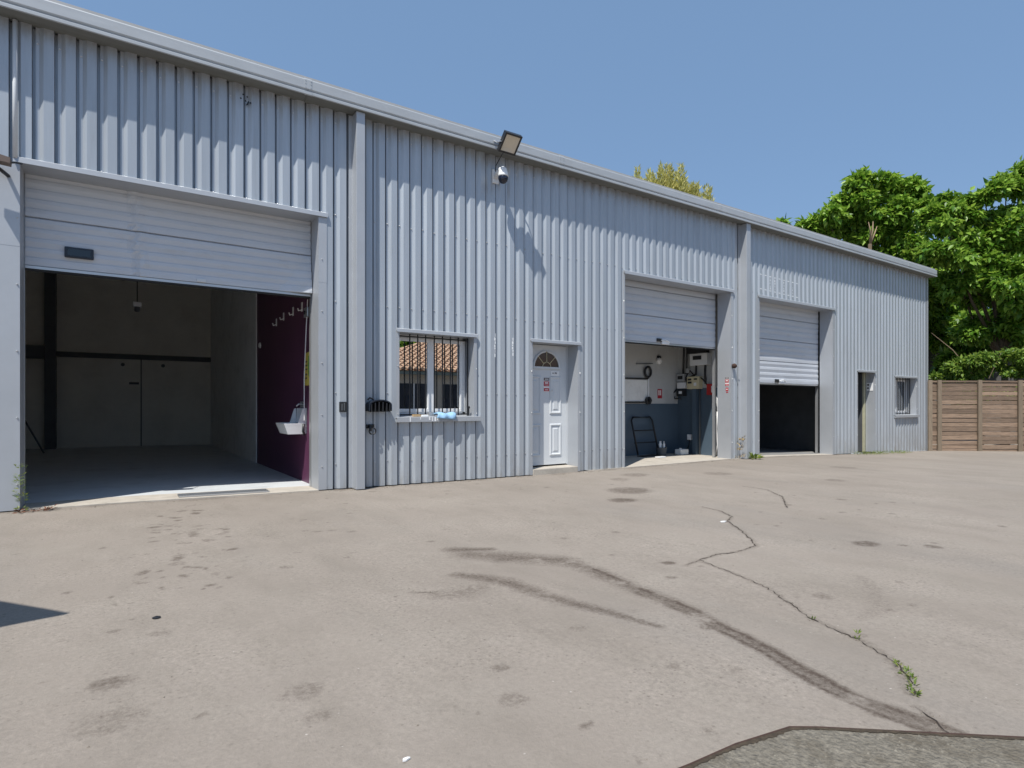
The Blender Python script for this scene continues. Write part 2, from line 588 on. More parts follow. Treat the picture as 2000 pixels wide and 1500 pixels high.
    idx = np.arange(nx * ny).reshape(nx, ny)
    F = np.stack([idx[:-1, :-1], idx[1:, :-1], idx[1:, 1:], idx[:-1, 1:]], -1).reshape(-1, 4)
    V = np.stack([X, Y, Z], -1).reshape(-1, 3)

    m = bpy.data.materials.new('worn_pale_asphalt')
    m.use_nodes = True
    N, L = m.node_tree.nodes, m.node_tree.links
    b = N['Principled BSDF']
    b.inputs['Roughness'].default_value = 0.92
    b.inputs['Specular IOR Level'].default_value = 0.25
    tc = N.new('ShaderNodeTexCoord')

    def noise(sc, det=6, ro=.6, stretch=None):
        n = N.new('ShaderNodeTexNoise')
        n.inputs['Scale'].default_value = sc
        n.inputs['Detail'].default_value = det
        n.inputs['Roughness'].default_value = ro
        if stretch:
            mp = N.new('ShaderNodeMapping')
            mp.inputs['Scale'].default_value = stretch
            mp.inputs['Rotation'].default_value = (0, 0, .5)
            L.new(tc.outputs['Object'], mp.inputs[0])
            L.new(mp.outputs[0], n.inputs['Vector'])
        else:
            L.new(tc.outputs['Object'], n.inputs['Vector'])
        return n.outputs['Fac']

    def ramp(src, a, c, lo, hi):
        r = N.new('ShaderNodeMapRange')
        r.inputs['From Min'].default_value = a
        r.inputs['From Max'].default_value = c
        r.inputs['To Min'].default_value = lo
        r.inputs['To Max'].default_value = hi
        L.new(src, r.inputs['Value'])
        return r.outputs[0]

    def mix(f, A, B, mode='MIX'):
        x = N.new('ShaderNodeMix')
        x.data_type = 'RGBA'
        x.blend_type = mode
        for s, v in (('Factor', f), ('A', A), ('B', B)):
            if isinstance(v, (int, float)):
                x.inputs[s].default_value = v
            elif isinstance(v, tuple):
                x.inputs[s].default_value = (*v, 1)
            else:
                L.new(v, x.inputs[s])
        return x.outputs['Result']
    c = mix(ramp(noise(.45, 5), .35, .65, 0, 1), (.238, .209, .181), (.270, .239, .208))
    c = mix(ramp(noise(2.3, 8, .68, (1, .45, 1)), .45, .75, 0, .55), c, (.182, .161, .136))
    c = mix(ramp(noise(1.1, 8, .7), .5, .72, 0, .45), c, (.28, .254, .22))
    wear = ramp(noise(.9, 6, .65), .4, .66, .25, 1)      # worn areas show more aggregate than the dusty ones
    c = mix(wear, c, mix(1.0, c, ramp(noise(38, 6, .85), .28, .72, .62, 1.36), 'MULTIPLY'))
    c = mix(ramp(noise(.33, 7, .7, (1.4, .35, 1)), .52, .7, 0, .4), c, (.185, .172, .158))
    vo = N.new('ShaderNodeTexVoronoi')
    vo.inputs['Scale'].default_value = 34
    L.new(tc.outputs['Object'], vo.inputs['Vector'])
    wn = N.new('ShaderNodeSeparateColor')
    L.new(vo.outputs['Color'], wn.inputs[0])
    pit = N.new('ShaderNodeMath')
    pit.operation = 'MULTIPLY'
    L.new(ramp(vo.outputs['Distance'], .12, .30, 1, 0), pit.inputs[0])
    L.new(ramp(wn.outputs[0], .74, .80, 0, .6), pit.inputs[1])
    pw = N.new('ShaderNodeMath')
    pw.operation = 'MULTIPLY'
    L.new(pit.outputs[0], pw.inputs[0])
    L.new(wear, pw.inputs[1])
    c = mix(pw.outputs[0], c, (.085, .07, .055))
    chip = N.new('ShaderNodeMath')
    chip.operation = 'MULTIPLY'
    L.new(ramp(vo.outputs['Distance'], .10, .2, 1, 0), chip.inputs[0])
    L.new(ramp(wn.outputs[1], .985, .99, 0, .55), chip.inputs[1])
    c = mix(chip.outputs[0], c, (.55, .52, .48))
    at = N.new('ShaderNodeAttribute')
    at.attribute_name = 'stain'
    grn = N.new('ShaderNodeMath')
    grn.operation = 'MULTIPLY_ADD'
    L.new(ramp(noise(42, 8, .8), .3, .7, -.55, .55), grn.inputs[0])
    L.new(ramp(at.outputs['Fac'], 0, .25, 0, .75), grn.inputs[1])
    L.new(at.outputs['Fac'], grn.inputs[2])
    stn = N.new('ShaderNodeMapRange')
    stn.inputs['From Min'].default_value = .08
    stn.inputs['From Max'].default_value = .95
    stn.inputs['To Max'].default_value = .93
    L.new(grn.outputs[0], stn.inputs['Value'])
    c = mix(stn.outputs[0], c, (.062, .045, .035))
    L.new(c, b.inputs['Base Color'])
    bp = N.new('ShaderNodeBump')
    bp.inputs['Strength'].default_value = .55
    bp.inputs['Distance'].default_value = .012
    L.new(noise(55, 8, .75), bp.inputs['Height'])
    L.new(bp.outputs[0], b.inputs['Normal'])
    o = np_mesh('ground', V, F, m, smooth=True)
    a = o.data.attributes.new('stain', 'FLOAT', 'POINT')
    a.data.foreach_set('value', st.astype(np.float32).ravel())
    tag(o, kind='structure')

    def gz(x, y):
        i = int(np.clip(np.searchsorted(xs, x) - 1, 0, nx - 2))
        j = int(np.clip(np.searchsorted(ys, y) - 1, 0, ny - 2))
        return float(max(Z[i, j], Z[i + 1, j], Z[i, j + 1], Z[i + 1, j + 1]))
    return o, gz


GROUND, gz = build_ground()


def ribbon(pts, wds, lift=.003, jit=.012, step=.03, seed=1):
    """a thin crack strip lying on the ground"""
    r = random.Random(seed)
    P = []
    for i in range(len(pts) - 1):
        a, b = Vector(pts[i]), Vector(pts[i + 1])
        n = max(2, int((b - a).length / step))
        for k in range(n):
            t = k / n
            P.append((a.lerp(b, t), wds[0] + (wds[1] - wds[0]) * ((i + t) / (len(pts) - 1))))
    P.append((Vector(pts[-1]), wds[1]))
    V, Fc = [], []
    for i, (p, wd) in enumerate(P):
        q = P[min(i + 1, len(P) - 1)][0] - P[max(i - 1, 0)][0]
        nrm = Vector((-q.y, q.x)).normalized()
        c = p + nrm * r.uniform(-jit, jit)
        h = wd * r.choice((.15, .5, .8, 1.0, 1.5)) * r.uniform(.7, 1.2) / 2
        for sg in (-1, 1):
            d = c + nrm * h * sg
            V.append((d.x, d.y, gz(d.x, d.y) + lift))
    for i in range(len(P) - 1):
        Fc.append((2 * i, 2 * i + 1, 2 * i + 3, 2 * i + 2))
    return V, Fc


M_CRACK = mat('crack_dirt', (0.035, 0.026, 0.02), rough=1.0, var=.3, vscale=25)
for k, (p, wd) in enumerate(CR):
    V, Fc = ribbon(p, wd, seed=k + 3)
    MB().add(V, Fc).build('crack', M_CRACK, GROUND)

# darker gravelly patch with a rusty steel edge at the near corner
EDGE = [(1.40, 1.33), (1.62, 1.31), (1.86, 1.30), (2.14, 1.26), (2.23, 1.20), (2.52, .97), (2.82, .74), (3.3, .38)]
poly = EDGE + [(3.0, -.6), (1.2, -.4)]
MB().add([(x, y, gz(x, y) + .006) for x, y in poly], [tuple(range(len(poly)))]).build('gravel_patch', M_GRAVEL).__setitem__('kind', 'structure')
mb = MB()
mb.tube([(x, y, gz(x, y) + .004) for x, y in EDGE], .0065, 6)
tag(mb.build('steel_edge', M_RUST), 'rusty steel edging strip round the dark gravelly patch in the yard', 'edging')

rs = np.random.default_rng(6)
V, Fc = [], []
dn = []
for (ax_, ay_), (bx_, by_) in zip(EDGE, EDGE[1:]):
    m_ = max(2, int(math.hypot(bx_ - ax_, by_ - ay_) / .012))
    dn += [(ax_ + (bx_ - ax_) * k / m_, ay_ + (by_ - ay_) * k / m_) for k in range(m_)]
for k, (x, y) in enumerate(dn):
    wd_ = .008 + .012 * vnoise(np.array(k * .13), np.array(0.5), 3) + .008 * rs.random()
    V += [(x, y, gz(x, y) + .009), (x - wd_ * .35, y - wd_, gz(x, y) + .0085)]
Fc = [(2 * k, 2 * k + 1, 2 * k + 3, 2 * k + 2) for k in range(len(dn) - 1)]
tag(MB().add(V, Fc).build('silt_line', mat('brown_silt', (.05, .037, .024), .95, var=.5, vscale=40, bump=.6, bscale=70)), kind='structure')
V, Fc = [], []
for k in range(2600):                                    # loose stones of the gravelly patch
    x, y = rs.uniform(1.3, 3.0), rs.uniform(.2, 1.3)
    ye = np.interp(x, [p[0] for p in EDGE], [p[1] for p in EDGE])
    if y > ye - .02:
        continue
    r_ = .0025 + .006 * rs.random() ** 2
    z = gz(x, y) + .005
    o_ = len(V)
    for a in range(5):
        an = a * 1.257 + rs.random() * .6
        V.append((x + r_ * math.cos(an), y + r_ * math.sin(an), z))
    V.append((x + r_ * .2, y, z + r_ * .7))
    Fc += [(o_ + a, o_ + (a + 1) % 5, o_ + 5) for a in range(5)]
tag(MB().add(V, Fc).build('gravel', mat('gravel_stone', (.15, .138, .115), .95, var=.8, vscale=30)), 'small loose gravel lying on the dark patch', 'gravel', kind='stuff')
# grit gathered along the wall foot and the cracks
rg0 = np.random.default_rng(4)
gp = []
for k in range(700):
    x = rg0.uniform(-1.0, 22)
    gp.append((x, 8.56 - abs(rg0.normal()) * .10, .004 + .010 * rg0.random() ** 2))
for p, _ in CR:
    for a, b in zip(p, p[1:]):
        for k in range(14):
            u = rg0.random()
            gp.append((a[0] + (b[0] - a[0]) * u + rg0.normal() * .018, a[1] + (b[1] - a[1]) * u + rg0.normal() * .018, .002 + .004 * rg0.random() ** 2))
for k in range(500):
    gp.append((rg0.uniform(-2, 8), rg0.uniform(.9, 8.3), .002 + .005 * rg0.random() ** 3))
gp = [q for q in gp if q[1] < 8.5 or not any(o_[0] < q[0] < o_[1] for o_ in ((-.85, 2.47), (8.62, 12.1), (13.25, 16.73)))]
V, Fc = [], []
for (x, y, r_) in gp:
    z = gz(x, y)
    o_ = len(V)
    for a in range(4):
        an = a * 1.57 + rg0.random()
        V.append((x + r_ * math.cos(an), y + r_ * math.sin(an) * .8, z))
    V.append((x + r_ * .2, y, z + r_ * .9))
    Fc += [(o_, o_ + 1, o_ + 4), (o_ + 1, o_ + 2, o_ + 4), (o_ + 2, o_ + 3, o_ + 4), (o_ + 3, o_, o_ + 4)]
tag(MB().add(V, Fc).build('grit', mat('grit_stone', (.16, .14, .115), .95, var=.6, vscale=9)), 'loose grit scattered along the wall foot and cracks', 'grit', kind='stuff')

# ------------------------------------------------------------------ the warehouse
D = 8.6
B = thing('warehouse', (8, D, 0), 'long grey ribbed metal warehouse with three part-open garage doors', 'building')
PITCH, XR, RIB = .2016, -.748, .032
BRK = [(0, 0), (.003, .078), (.029, .078), (.032, RIB), (.066, RIB), (.106, 0)]
ZTOP = 5.515
OPEN = {'g1': (-.85, 2.47, None, 3.92), 'w1': (3.72, 5.07, .98, 2.34), 'd1': (6.30, 7.37, None, 2.34), 'g2': (8.62, 12.10, None, 3.86),
        'g3': (13.25, 16.73, None, 3.85), 'd2': (18.15, 19.18, None, 2.17), 'w2': (20.55, 22.05, .84, 2.07)}
XA, XB = -7.0, 22.93


def ribs(a, b):
    P = []

    def yv(x):
        u = (x - XR) % PITCH
        pts = BRK + [(PITCH, 0)]
        for i in range(len(pts) - 1):
            if pts[i][0] <= u <= pts[i + 1][0]:
                t = (u - pts[i][0]) / max(1e-9, pts[i + 1][0] - pts[i][0])
                return pts[i][1] + (pts[i + 1][1] - pts[i][1]) * t
        return 0
    xs = [a, b]
    k = math.floor((a - XR) / PITCH) - 1
    while XR + k * PITCH < b + PITCH:
        for u, _ in BRK:
            x = XR + k * PITCH + u
            if a + 1e-4 < x < b - 1e-4:
                xs.append(x)
        k += 1
    xs.sort()
    return [(x, D + yv(x)) for x in xs]


def zspans(x):
    """solid height spans of the facade at x"""
    out = [[g(x) + .015, ZTOP]]
    for (x0, x1, zb, zt) in OPEN.values():
        if x0 < x < x1:
            out = ([[out[0][0], zb]] if zb else []) + [[zt, ZTOP]]
    return out


cuts = sorted({XA, XB, *[v for o in OPEN.values() for v in o[:2]]})
sheet_edges = [XR + 5 * PITCH * k for k in range(-8, 40)]
sheet_edges = [XA] + [x for x in sheet_edges if XA + .2 < x < XB - .2] + [XB]
for i in range(len(sheet_edges) - 1):
    a, b = sheet_edges[i], sheet_edges[i + 1]
    mb = MB()
    inner = [a] + [c for c in cuts if a + 1e-6 < c < b - 1e-6] + [b]
    for p, q in zip(inner, inner[1:]):
        pr = ribs(p, q)
        for lo, hi in zspans((p + q) / 2):
            V = []
            base = lo < .5
            for x, y in pr:
                V += [(x, y, g(x) + .015 if base else lo), (x, y, hi)]
            mb.add(V, [(2 * k, 2 * k + 2, 2 * k + 3, 2 * k + 1) for k in range(len(pr) - 1)])
    mb.build('cladding_sheet', M_CLAD, B)

# screws in the valleys
mb = MB()
k = math.floor((-1.2 - XR) / PITCH)
rows = [5.33, 3.99, 2.72, 1.38, .32]
while XR + k * PITCH < XB - .1:
    x = XR + k * PITCH + .05
    for z in rows:
        zz = z + random.uniform(-.012, .012)
        if any(lo + .03 < zz < hi - .02 for lo, hi in zspans(x)):
            mb.lathe([(.012, .0), (.012, -.006), (.006, -.009), (.006, -.014)], (x, D + RIB, zz), 'y', 6)
    k += 1
for (x0, x1, zb, zt) in OPEN.values():
    for z in np.arange(.3, zt, .75):
        if zb and z < zb:
            continue
        for x in (x0 - .025, x1 + .05):
            mb.lathe([(.010, .0), (.010, -.006), (.005, -.012)], (x, D - .008, z), 'y', 6)
tag(mb.build('screw', M_GALV, B), kind='stuff')

# foot of the wall, a dark gap on the slab
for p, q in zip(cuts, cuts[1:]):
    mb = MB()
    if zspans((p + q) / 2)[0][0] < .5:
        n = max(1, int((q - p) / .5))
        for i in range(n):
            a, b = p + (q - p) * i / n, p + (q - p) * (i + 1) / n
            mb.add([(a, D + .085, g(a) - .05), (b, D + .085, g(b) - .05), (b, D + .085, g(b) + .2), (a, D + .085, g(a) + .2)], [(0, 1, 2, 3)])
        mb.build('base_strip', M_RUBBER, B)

# gutter in lengths, jointed
GP = [(8.66, 5.535), (8.37, 5.53), (8.362, 5.50), (8.343, 5.505), (8.343, 5.538), (8.352, 5.546), (8.374, 5.556), (8.374, 5.566), (8.355, 5.578), (8.350, 5.585), (8.350, 5.702), (8.356, 5.716), (8.372, 5.716), (8.372, 5.70), (8.66, 5.69)]
JT = [XA - .1, -2.4, 2.26, 6.78, 11.38, 16.57, 20.92, 23.02]
for i in range(len(JT) - 1):
    MB().prism(GP, JT[i] + .002, JT[i + 1] - .002, 'x').build('gutter_length', M_GUT, B)
M_SOFF = mat('soffit_shade_tone', (.17, .175, .165), .7, var=.2, vscale=3, stretch=(.5, 4, 4))  # dark sheets under the gutter, shade put into their colour
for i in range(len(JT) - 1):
    MB().add([(JT[i] + .003, 8.363, 5.502), (JT[i + 1] - .003, 8.363, 5.502), (JT[i + 1] - .003, 8.66, 5.518), (JT[i] + .003, 8.66, 5.518)], [(0, 1, 2, 3)]).build('soffit_shade', M_SOFF, B)
for x in JT[1:-1]:
    mb = MB()
    mb.prism([(8.346, 5.582), (8.346, 5.705), (8.352, 5.722), (8.376, 5.722), (8.376, 5.7), (8.36, 5.69), (8.36, 5.59)], x - .05, x + .05, 'x')
    mb.prism([(8.36, 5.494), (8.338, 5.502), (8.338, 5.54), (8.36, 5.55)], x - .05, x + .05, 'x')
    for sx in (-.035, .035):
        for z in (5.60, 5.65, 5.69):
            mb.lathe([(.006, 0), (.006, -.005)], (x + sx, 8.346, z), 'y', 6)
    mb.build('gutter_joint', M_GUT, B)
# roof
MB().prism([(8.40, 5.735), (8.40, 5.772), (14.8, 6.41), (21.2, 5.77), (21.2, 5.73), (14.8, 6.37)], XA - .1, 23.0, 'x').build('roof', M_ROOF, B)
MB().box(XB - .02, XB + .03, D - .012, 21, -.45, 5.72).build('end_wall', M_TRIM, B)
MB().box(XA, XA + .05, D + .06, 21, 0, 5.7).build('end_wall', M_TRIM, B)
MB().box(XA, XB, 20.9, 21, -.4, 5.75).build('rear_wall', M_TRIM, B)
MB().prism([(XB - .09, D - .010), (XB + .035, D - .010), (XB + .035, D + .2), (XB + .032, D + .2), (XB + .032, D - .007), (XB - .09, D - .007)], g(XB) + .03, ZTOP - .01, 'z').build('corner_trim', M_TRIM, B)
# boxed posts standing off the wall
for x0, x1 in ((2.965, 3.095), (12.44, 12.60)):
    mb = MB()
    mb.box(x0, x1, D - .2, D + .03, g(x0) + .01, 5.497, .006)
    mb.box(x0 - .05, x0, D - .006, D + .0, g(x0) + .02, 5.497)
    mb.build('boxed_post', M_TRIM, B)
MB().tube([(-.89, D - .028, 3.96), (-.89, D - .028, 5.5)], .024, 10).build('corner_tube', M_WHITE, B, True)

# reveals, flanges and drip flashings round every opening
for key, (x0, x1, zb, zt) in OPEN.items():
    R = {'d2': .25, 'w1': .3, 'w2': .3}.get(key, .36)
    big = key[0] == 'g'
    fl, fr = {'g1': (.22, .12), 'g2': (.03, .1), 'g3': (.13, .12)}.get(key, (.05, .055))
    lo0, lo1 = (zb, zb) if zb else (g(x0) + .012, g(x1) + .012)
    MB().box(x0 - .02, x0, D - .004, D + R, lo0, zt).build('jamb', M_TRIM, B)
    MB().box(x1, x1 + .02, D - .004, D + R, lo1, zt).build('jamb', M_TRIM, B)
    for (a, b, lo) in ((x0 - fl, x0 - .0003, lo0), (x1 + .0003, x1 + fr, lo1)):
        if big:
            zm = lo + (zt - lo) * .76
            mb = MB().box(a, b, D - .008, D - .003, lo, zm).box(a, b, D - .0095, D - .0045, zm - .004, zt)
        else:
            mb = MB().box(a, b, D - .008, D - .003, lo, zt)
        mb.build('flange', M_TRIM, B)
    MB().box(x0 - .02, x1 + .02, D + .001, D + R, zt, zt + .02).build('soffit', M_TRIM, B)
    h = .065 if big else .055
    MB().prism([(D + .01, zt + h), (D - .020, zt + h - .002), (D - .034, zt + h - .012), (D - .038, zt - .006), (D - .032, zt - .006), (D - .028, zt + .012), (D + .0, zt + .015)],
               x0 - min(fl, .06), x1 + fr + .01, 'x').build('drip_flashing', M_TRIM, B)

# ---- rooms behind the openings


def slab(name, x0, x1, y0, y1, m, lift=.012):
    n = max(2, int((x1 - x0) / .4))
    V, Fc = [], []
    for i in range(n + 1):
        x = x0 + (x1 - x0) * i / n
        V += [(x, y0, g(x) + lift), (x, y1, g(x) + lift), (x, y0, g(x) - .1)]
    for i in range(n):
        Fc += [(3 * i, 3 * i + 1, 3 * i + 4, 3 * i + 3), (3 * i, 3 * i + 3, 3 * i + 5, 3 * i + 2)]
    return MB().add(V, Fc).build(name, m, B)


def room(x0, x1, y1, zc, mback, mleft, mright, y0=D + .10):
    MB().box(x0 - .1, x1 + .1, y1, y1 + .1, -.5, zc).build('interior_wall', mback, B)
    MB().box(x0 - .1, x0, y0, y1, -.5, zc).build('interior_wall', mleft, B)
    if mright:
        MB().box(x1, x1 + .1, y0, y1, -.5, zc).build('interior_wall', mright, B)
    MB().box(x0 - .1, x1 + .1, y0, y1 + .1, zc, zc + .1).build('interior_ceiling', M_IWALL, B)


room(-3.2, 2.55, 20.2, 5.3, M_IWALL, M_IWALL, None)
MB().box(2.55, 2.62, D + .4, 13.35, -.3, 5.3).build('purple_wall', M_PURPLE, B)
MB().box(2.53, 2.62, 13.352, 20.2, -.3, 5.3).build('grey_wall', M_IGREY, B)
slab('threshold', -.85, 2.47, D - .03, D + .52, M_CONC, .014)
slab('interior_floor', -3.2, 2.55, D + .52, 20.2, M_IFLOOR)
MB().box(-1.47, -1.23, 19.9, 20.19, 0, 5.3).build('steel_column', M_BEAM, B)
MB().box(-1.23, 2.52, 20.1, 20.19, 2.50, 2.64).build('steel_beam', M_BEAM, B)
MB().box(-3.2, -1.47, 19.8, 20.1, 2.42, 2.76).build('steel_beam', M_BEAM, B)
dl = MB().box(-1.15, .70, 20.15, 20.197, 0, 2.49).build('sliding_door', M_IWALL, B)
MB().box(.73, 2.5, 20.15, 20.197, 0, 2.49).build('sliding_door', M_IWALL, B)
MB().box(.70, .73, 20.17, 20.196, 0, 2.5).build('door_seam', M_BEAM, B)
MB().box(.42, .66, 20.12, 20.15, 1.78, 1.84).build('door_pull', M_BEAM, B)
for x in (.27, 1.26):
    MB().lathe([(.05, 0), (.05, -.05)], (x, 20.15, 2.34), 'y', 10).build('door_stop', M_BEAM, B)
room(3.15, 7.5, 12.4, 3.0, M_IGREY, M_IGREY, M_IGREY)
slab('interior_floor', 3.15, 7.5, D + .1, 12.4, M_IFLOOR)
# second bay: white over blue
M_G2WALL = mat('dull_white_paint', (.47, .48, .48), .8, var=.06, dirt=(.3, .29, .27), dscale=1.4, damt=.35)
MB().box(7.6, 12.6, 10.5, 10.6, 1.22, 4.6).build('white_wall', M_G2WALL, B)
MB().box(7.6, 12.6, 10.49, 10.6, -.3, 1.22).build('blue_dado', M_BLUEW, B)
MB().box(12.5, 12.6, D + .1, 10.5, 1.62, 4.6).build('white_wall', M_G2WALL, B)
MB().box(12.49, 12.6, D + .1, 10.5, -.3, 1.62).build('blue_dado', M_BLUEW, B)
MB().box(12.36, 12.49, 9.80, 9.92, -.3, 1.60).build('blue_pier', M_BLUEW, B)
MB().box(7.5, 7.6, D + .1, 10.6, -.3, 4.6).build('interior_wall', M_IGREY, B)
MB().box(7.5, 12.6, D + .1, 10.6, 4.6, 4.7).build('interior_ceiling', M_IWALL, B)
slab('interior_floor', 7.6, 12.5, D - .03, 10.5, M_CONC)
M_DARKW = mat('dark_grey', (.07, .075, .08), .8, var=.2)  # one even dark grey for the far rooms and the open door
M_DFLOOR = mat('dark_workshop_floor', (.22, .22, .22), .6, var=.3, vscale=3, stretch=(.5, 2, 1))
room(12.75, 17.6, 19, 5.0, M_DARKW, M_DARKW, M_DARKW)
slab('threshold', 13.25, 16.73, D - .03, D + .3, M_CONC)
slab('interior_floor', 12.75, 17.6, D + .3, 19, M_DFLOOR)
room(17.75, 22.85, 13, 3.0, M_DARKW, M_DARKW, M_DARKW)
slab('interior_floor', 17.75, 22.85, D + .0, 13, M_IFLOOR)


# ---- sectional garage doors
def garage_door(x0, x1, zbot, rib, rows, yp, dent=None):
    track = MB().tube([(x0 - .04, yp + .2, 4.52), (x1 + .04, yp + .2, 4.52)], .04, 8).build('garage_door', M_GALV, B)
    for x in (x0 - .045, x1 + .005):
        MB().box(x, x + .04, yp + .02, yp + .09, g(x) + .02, 4.25).build('track', M_GALV, track)
    sec_h = rib * rows
    z = zbot
    secs = []
    first = True
    while z < 4.25:
        prof = []
        for k in range(rows):
            a = z + k * rib
            if k == 0:
                prof += [(a + .005, .02), (a + .012, 0)]
            prof += [(a + rib * .5, -.003), (a + rib - .016, 0), (a + rib - .010, .013), (a + rib - .003, .012)]
        prof[-1] = (z + sec_h - .002, .02)
        nx = 70
        xs = np.linspace(x0, x1, nx)
        V, Fc = [], []
        m_ = len(prof)
        for x in xs:
            for (zz, yy) in prof:
                V.append((x, yp + yy + (dent(x, zz) if dent else 0), zz))
        for i in range(nx - 1):
            for j in range(m_ - 1):
                a = i * m_ + j
                Fc.append((a, a + m_, a + m_ + 1, a + 1))
        mb = MB().add(V, Fc)
        mb.box(x0, x1, yp + .03, yp + .045, z + .004, z + sec_h - .006)
        sct = mb.build('door_section', M_DOORP, track)
        if first:
            MB().box(x0, x1, yp - .003, yp + .045, zbot - .03, zbot + .002).build('bottom_rail', M_GALV, track)
            MB().box(x0, x1, yp + .005, yp + .04, zbot - .055, zbot - .03).build('rubber_seal', M_RUBBER, track)
            first = False
        secs.append(sct)
        z += sec_h
    MB().box(x0, x1, yp + .35, yp + .35 + 2.4, 4.36, 4.40).build('door_section', M_DOORP, track)
    return track


def dent1(x, z):
    xc = .22 + (3.45 - z) * .08 + .02 * math.sin(z * 19)
    d = .030 * math.exp(-((x - xc) / .022) ** 2) * (1 if z < 3.48 else .5)
    d -= .022 * math.exp(-((x - xc - .075) / .05) ** 2)
    u = (x - 1.98) - max(0, (z - 2.83)) * .75
    if u > 0:
        d -= min(.09, u * .22)
    d += .006 * math.sin(x * 2.1 + z)
    return d


gd = garage_door(-.84, 2.46, 2.84, .116, 5, 8.96, dent1)
mb = MB().box(-.47, -.18, 8.925, 8.962, 2.985, 3.115, .012)
mb.build('inset_window', M_DARKB, gd)
MB().box(-.44, -.21, 8.921, 8.93, 3.01, 3.09).build('inset_pane', M_GLASSD, gd)
MB().box(.95, 1.06, 8.935, 8.96, 2.855, 2.90, .004).build('door_handle', M_WHITE, gd)
gd = garage_door(8.63, 12.09, 2.57, .145, 4, 9.02, lambda x, z: .004 * math.sin(x * 3 + z * 2))
MB().box(8.66, 8.80, 8.99, 9.022, 2.70, 2.82, .008).build('inset_window', M_DARKB, gd)
mb = MB().box(10.02, 10.16, 8.975, 9.02, 2.60, 2.67, .006)
mb.build('lock_body', M_BLACK, gd)
mb = MB().box(10.16, 10.40, 8.97, 9.02, 2.545, 2.625, .012).tube([(10.12, 8.97, 2.63), (10.25, 8.955, 2.645), (10.40, 8.97, 2.60)], .012, 6)
mb.build('door_handle', M_PVC, gd)
gd = garage_door(13.26, 16.72, 1.76, .145, 4, 9.0, lambda x, z: .005 * math.sin(x * 2 - z * 2.5))
mb = MB().box(14.55, 14.70, 8.955, 9.0, 1.79, 1.87, .006)
mb.build('lock_body', M_BLACK, gd)
mb = MB().box(14.70, 15.0, 8.95, 9.0, 1.75, 1.82, .012).tube([(14.68, 8.94, 1.83), (14.85, 8.93, 1.86), (15.02, 8.95, 1.80)], .012, 6)
mb.build('door_handle', M_PVC, gd)


# ---- white entrance door with fan light
def entrance_door():
    y = D + .31
    x0, x1, z0, z1 = 6.32, 7.345, .05, 2.33
    o = MB().box(x0, x1, y, y + .045, z0, z1, .004).build('entrance_door', M_WHITE, B)
    for (a, b) in ((6.44, 6.72), (6.93, 7.21)):
        for (c, d) in ((1.02, 1.74), (.22, .83)):
            mb = MB()
            q = .03
            V = []
            for inset, yy in ((0, y - .001), (.012, y - .018), (q, y - .018), (q + .014, y - .003), (q + .05, y - .004), (q + .065, y - .013)):
                V += [(a + inset, yy, c + inset), (b - inset, yy, c + inset), (b - inset, yy, d - inset), (a + inset, yy, d - inset)]
            Fc = []
            for k in range(5):
                for e in range(4):
                    Fc.append((4 * k + e, 4 * k + (e + 1) % 4, 4 * k + 4 + (e + 1) % 4, 4 * k + 4 + e))
            Fc.append((20, 21, 22, 23))
            mb.add(V, Fc).build('door_panel', M_WHITE, o)
    cx, cz, r = 6.855, 1.905, .31
    n = 24
    arc = [(cx + r * math.cos(math.pi * k / n), cz + r * .98 * math.sin(math.pi * k / n)) for k in range(n + 1)]
    MB().prism(arc, y - .006, y - .002, 'y').build('fan_pane', mat('dark_pane', (.02, .022, .025), .12), o)
    mb = MB()
    mb.tube([(a, y - .012, c) for a, c in arc], .022, 8)
    mb.box(cx - r - .02, cx + r + .02, y - .03, y - .001, cz - .03, cz + .012, .004)
    mb.build('fan_frame', M_WHITE, o)
    mb = MB()
    mb.tube([(cx + .1 * math.cos(math.pi * k / 12), y - .012, cz + .1 * math.sin(math.pi * k / 12)) for k in range(13)], .006, 6)
    for a in (45, 90, 135):
        a = math.radians(a)
        mb.tube([(cx + .1 * math.cos(a), y - .012, cz + .1 * math.sin(a)), (cx + .3 * math.cos(a), y - .012, cz + .3 * math.sin(a))], .006, 6)
    mb.build('muntin', M_CREAM, o)
    MB().box(6.96, 7.16, y - .008, y - .001, 1.75, 1.84, .002).build('number_plate', M_PVC, o)
    MB().lathe([(.014, 0), (.014, -.003)], (7.01, y - .008, 1.80), 'y', 10).box(7.05, 7.07, y - .011, y - .008, 1.785, 1.815).box(7.085, 7.10, y - .011, y - .008, 1.785, 1.815).box(7.05, 7.10, y - .011, y - .0085, 1.808, 1.816).build('number_print', M_PRINTK, o)
    MB().lathe([(.02, 0), (.02, -.01), (.008, -.016)], (6.985, y, 1.47), 'y', 10).build('peephole', M_GALV, o)
    MB().box(6.27, 6.315, y - .005, y + .05, .04, 2.34).box(7.35, 7.372, y - .005, y + .05, .04, 2.34).build('door_frame', M_WHITE, o)
    return o


entrance_door()
MB().box(6.305, 7.365, D - .015, D + .35, g(6.8) - .05, .022, .012).build('doorstep', M_CONC, B)


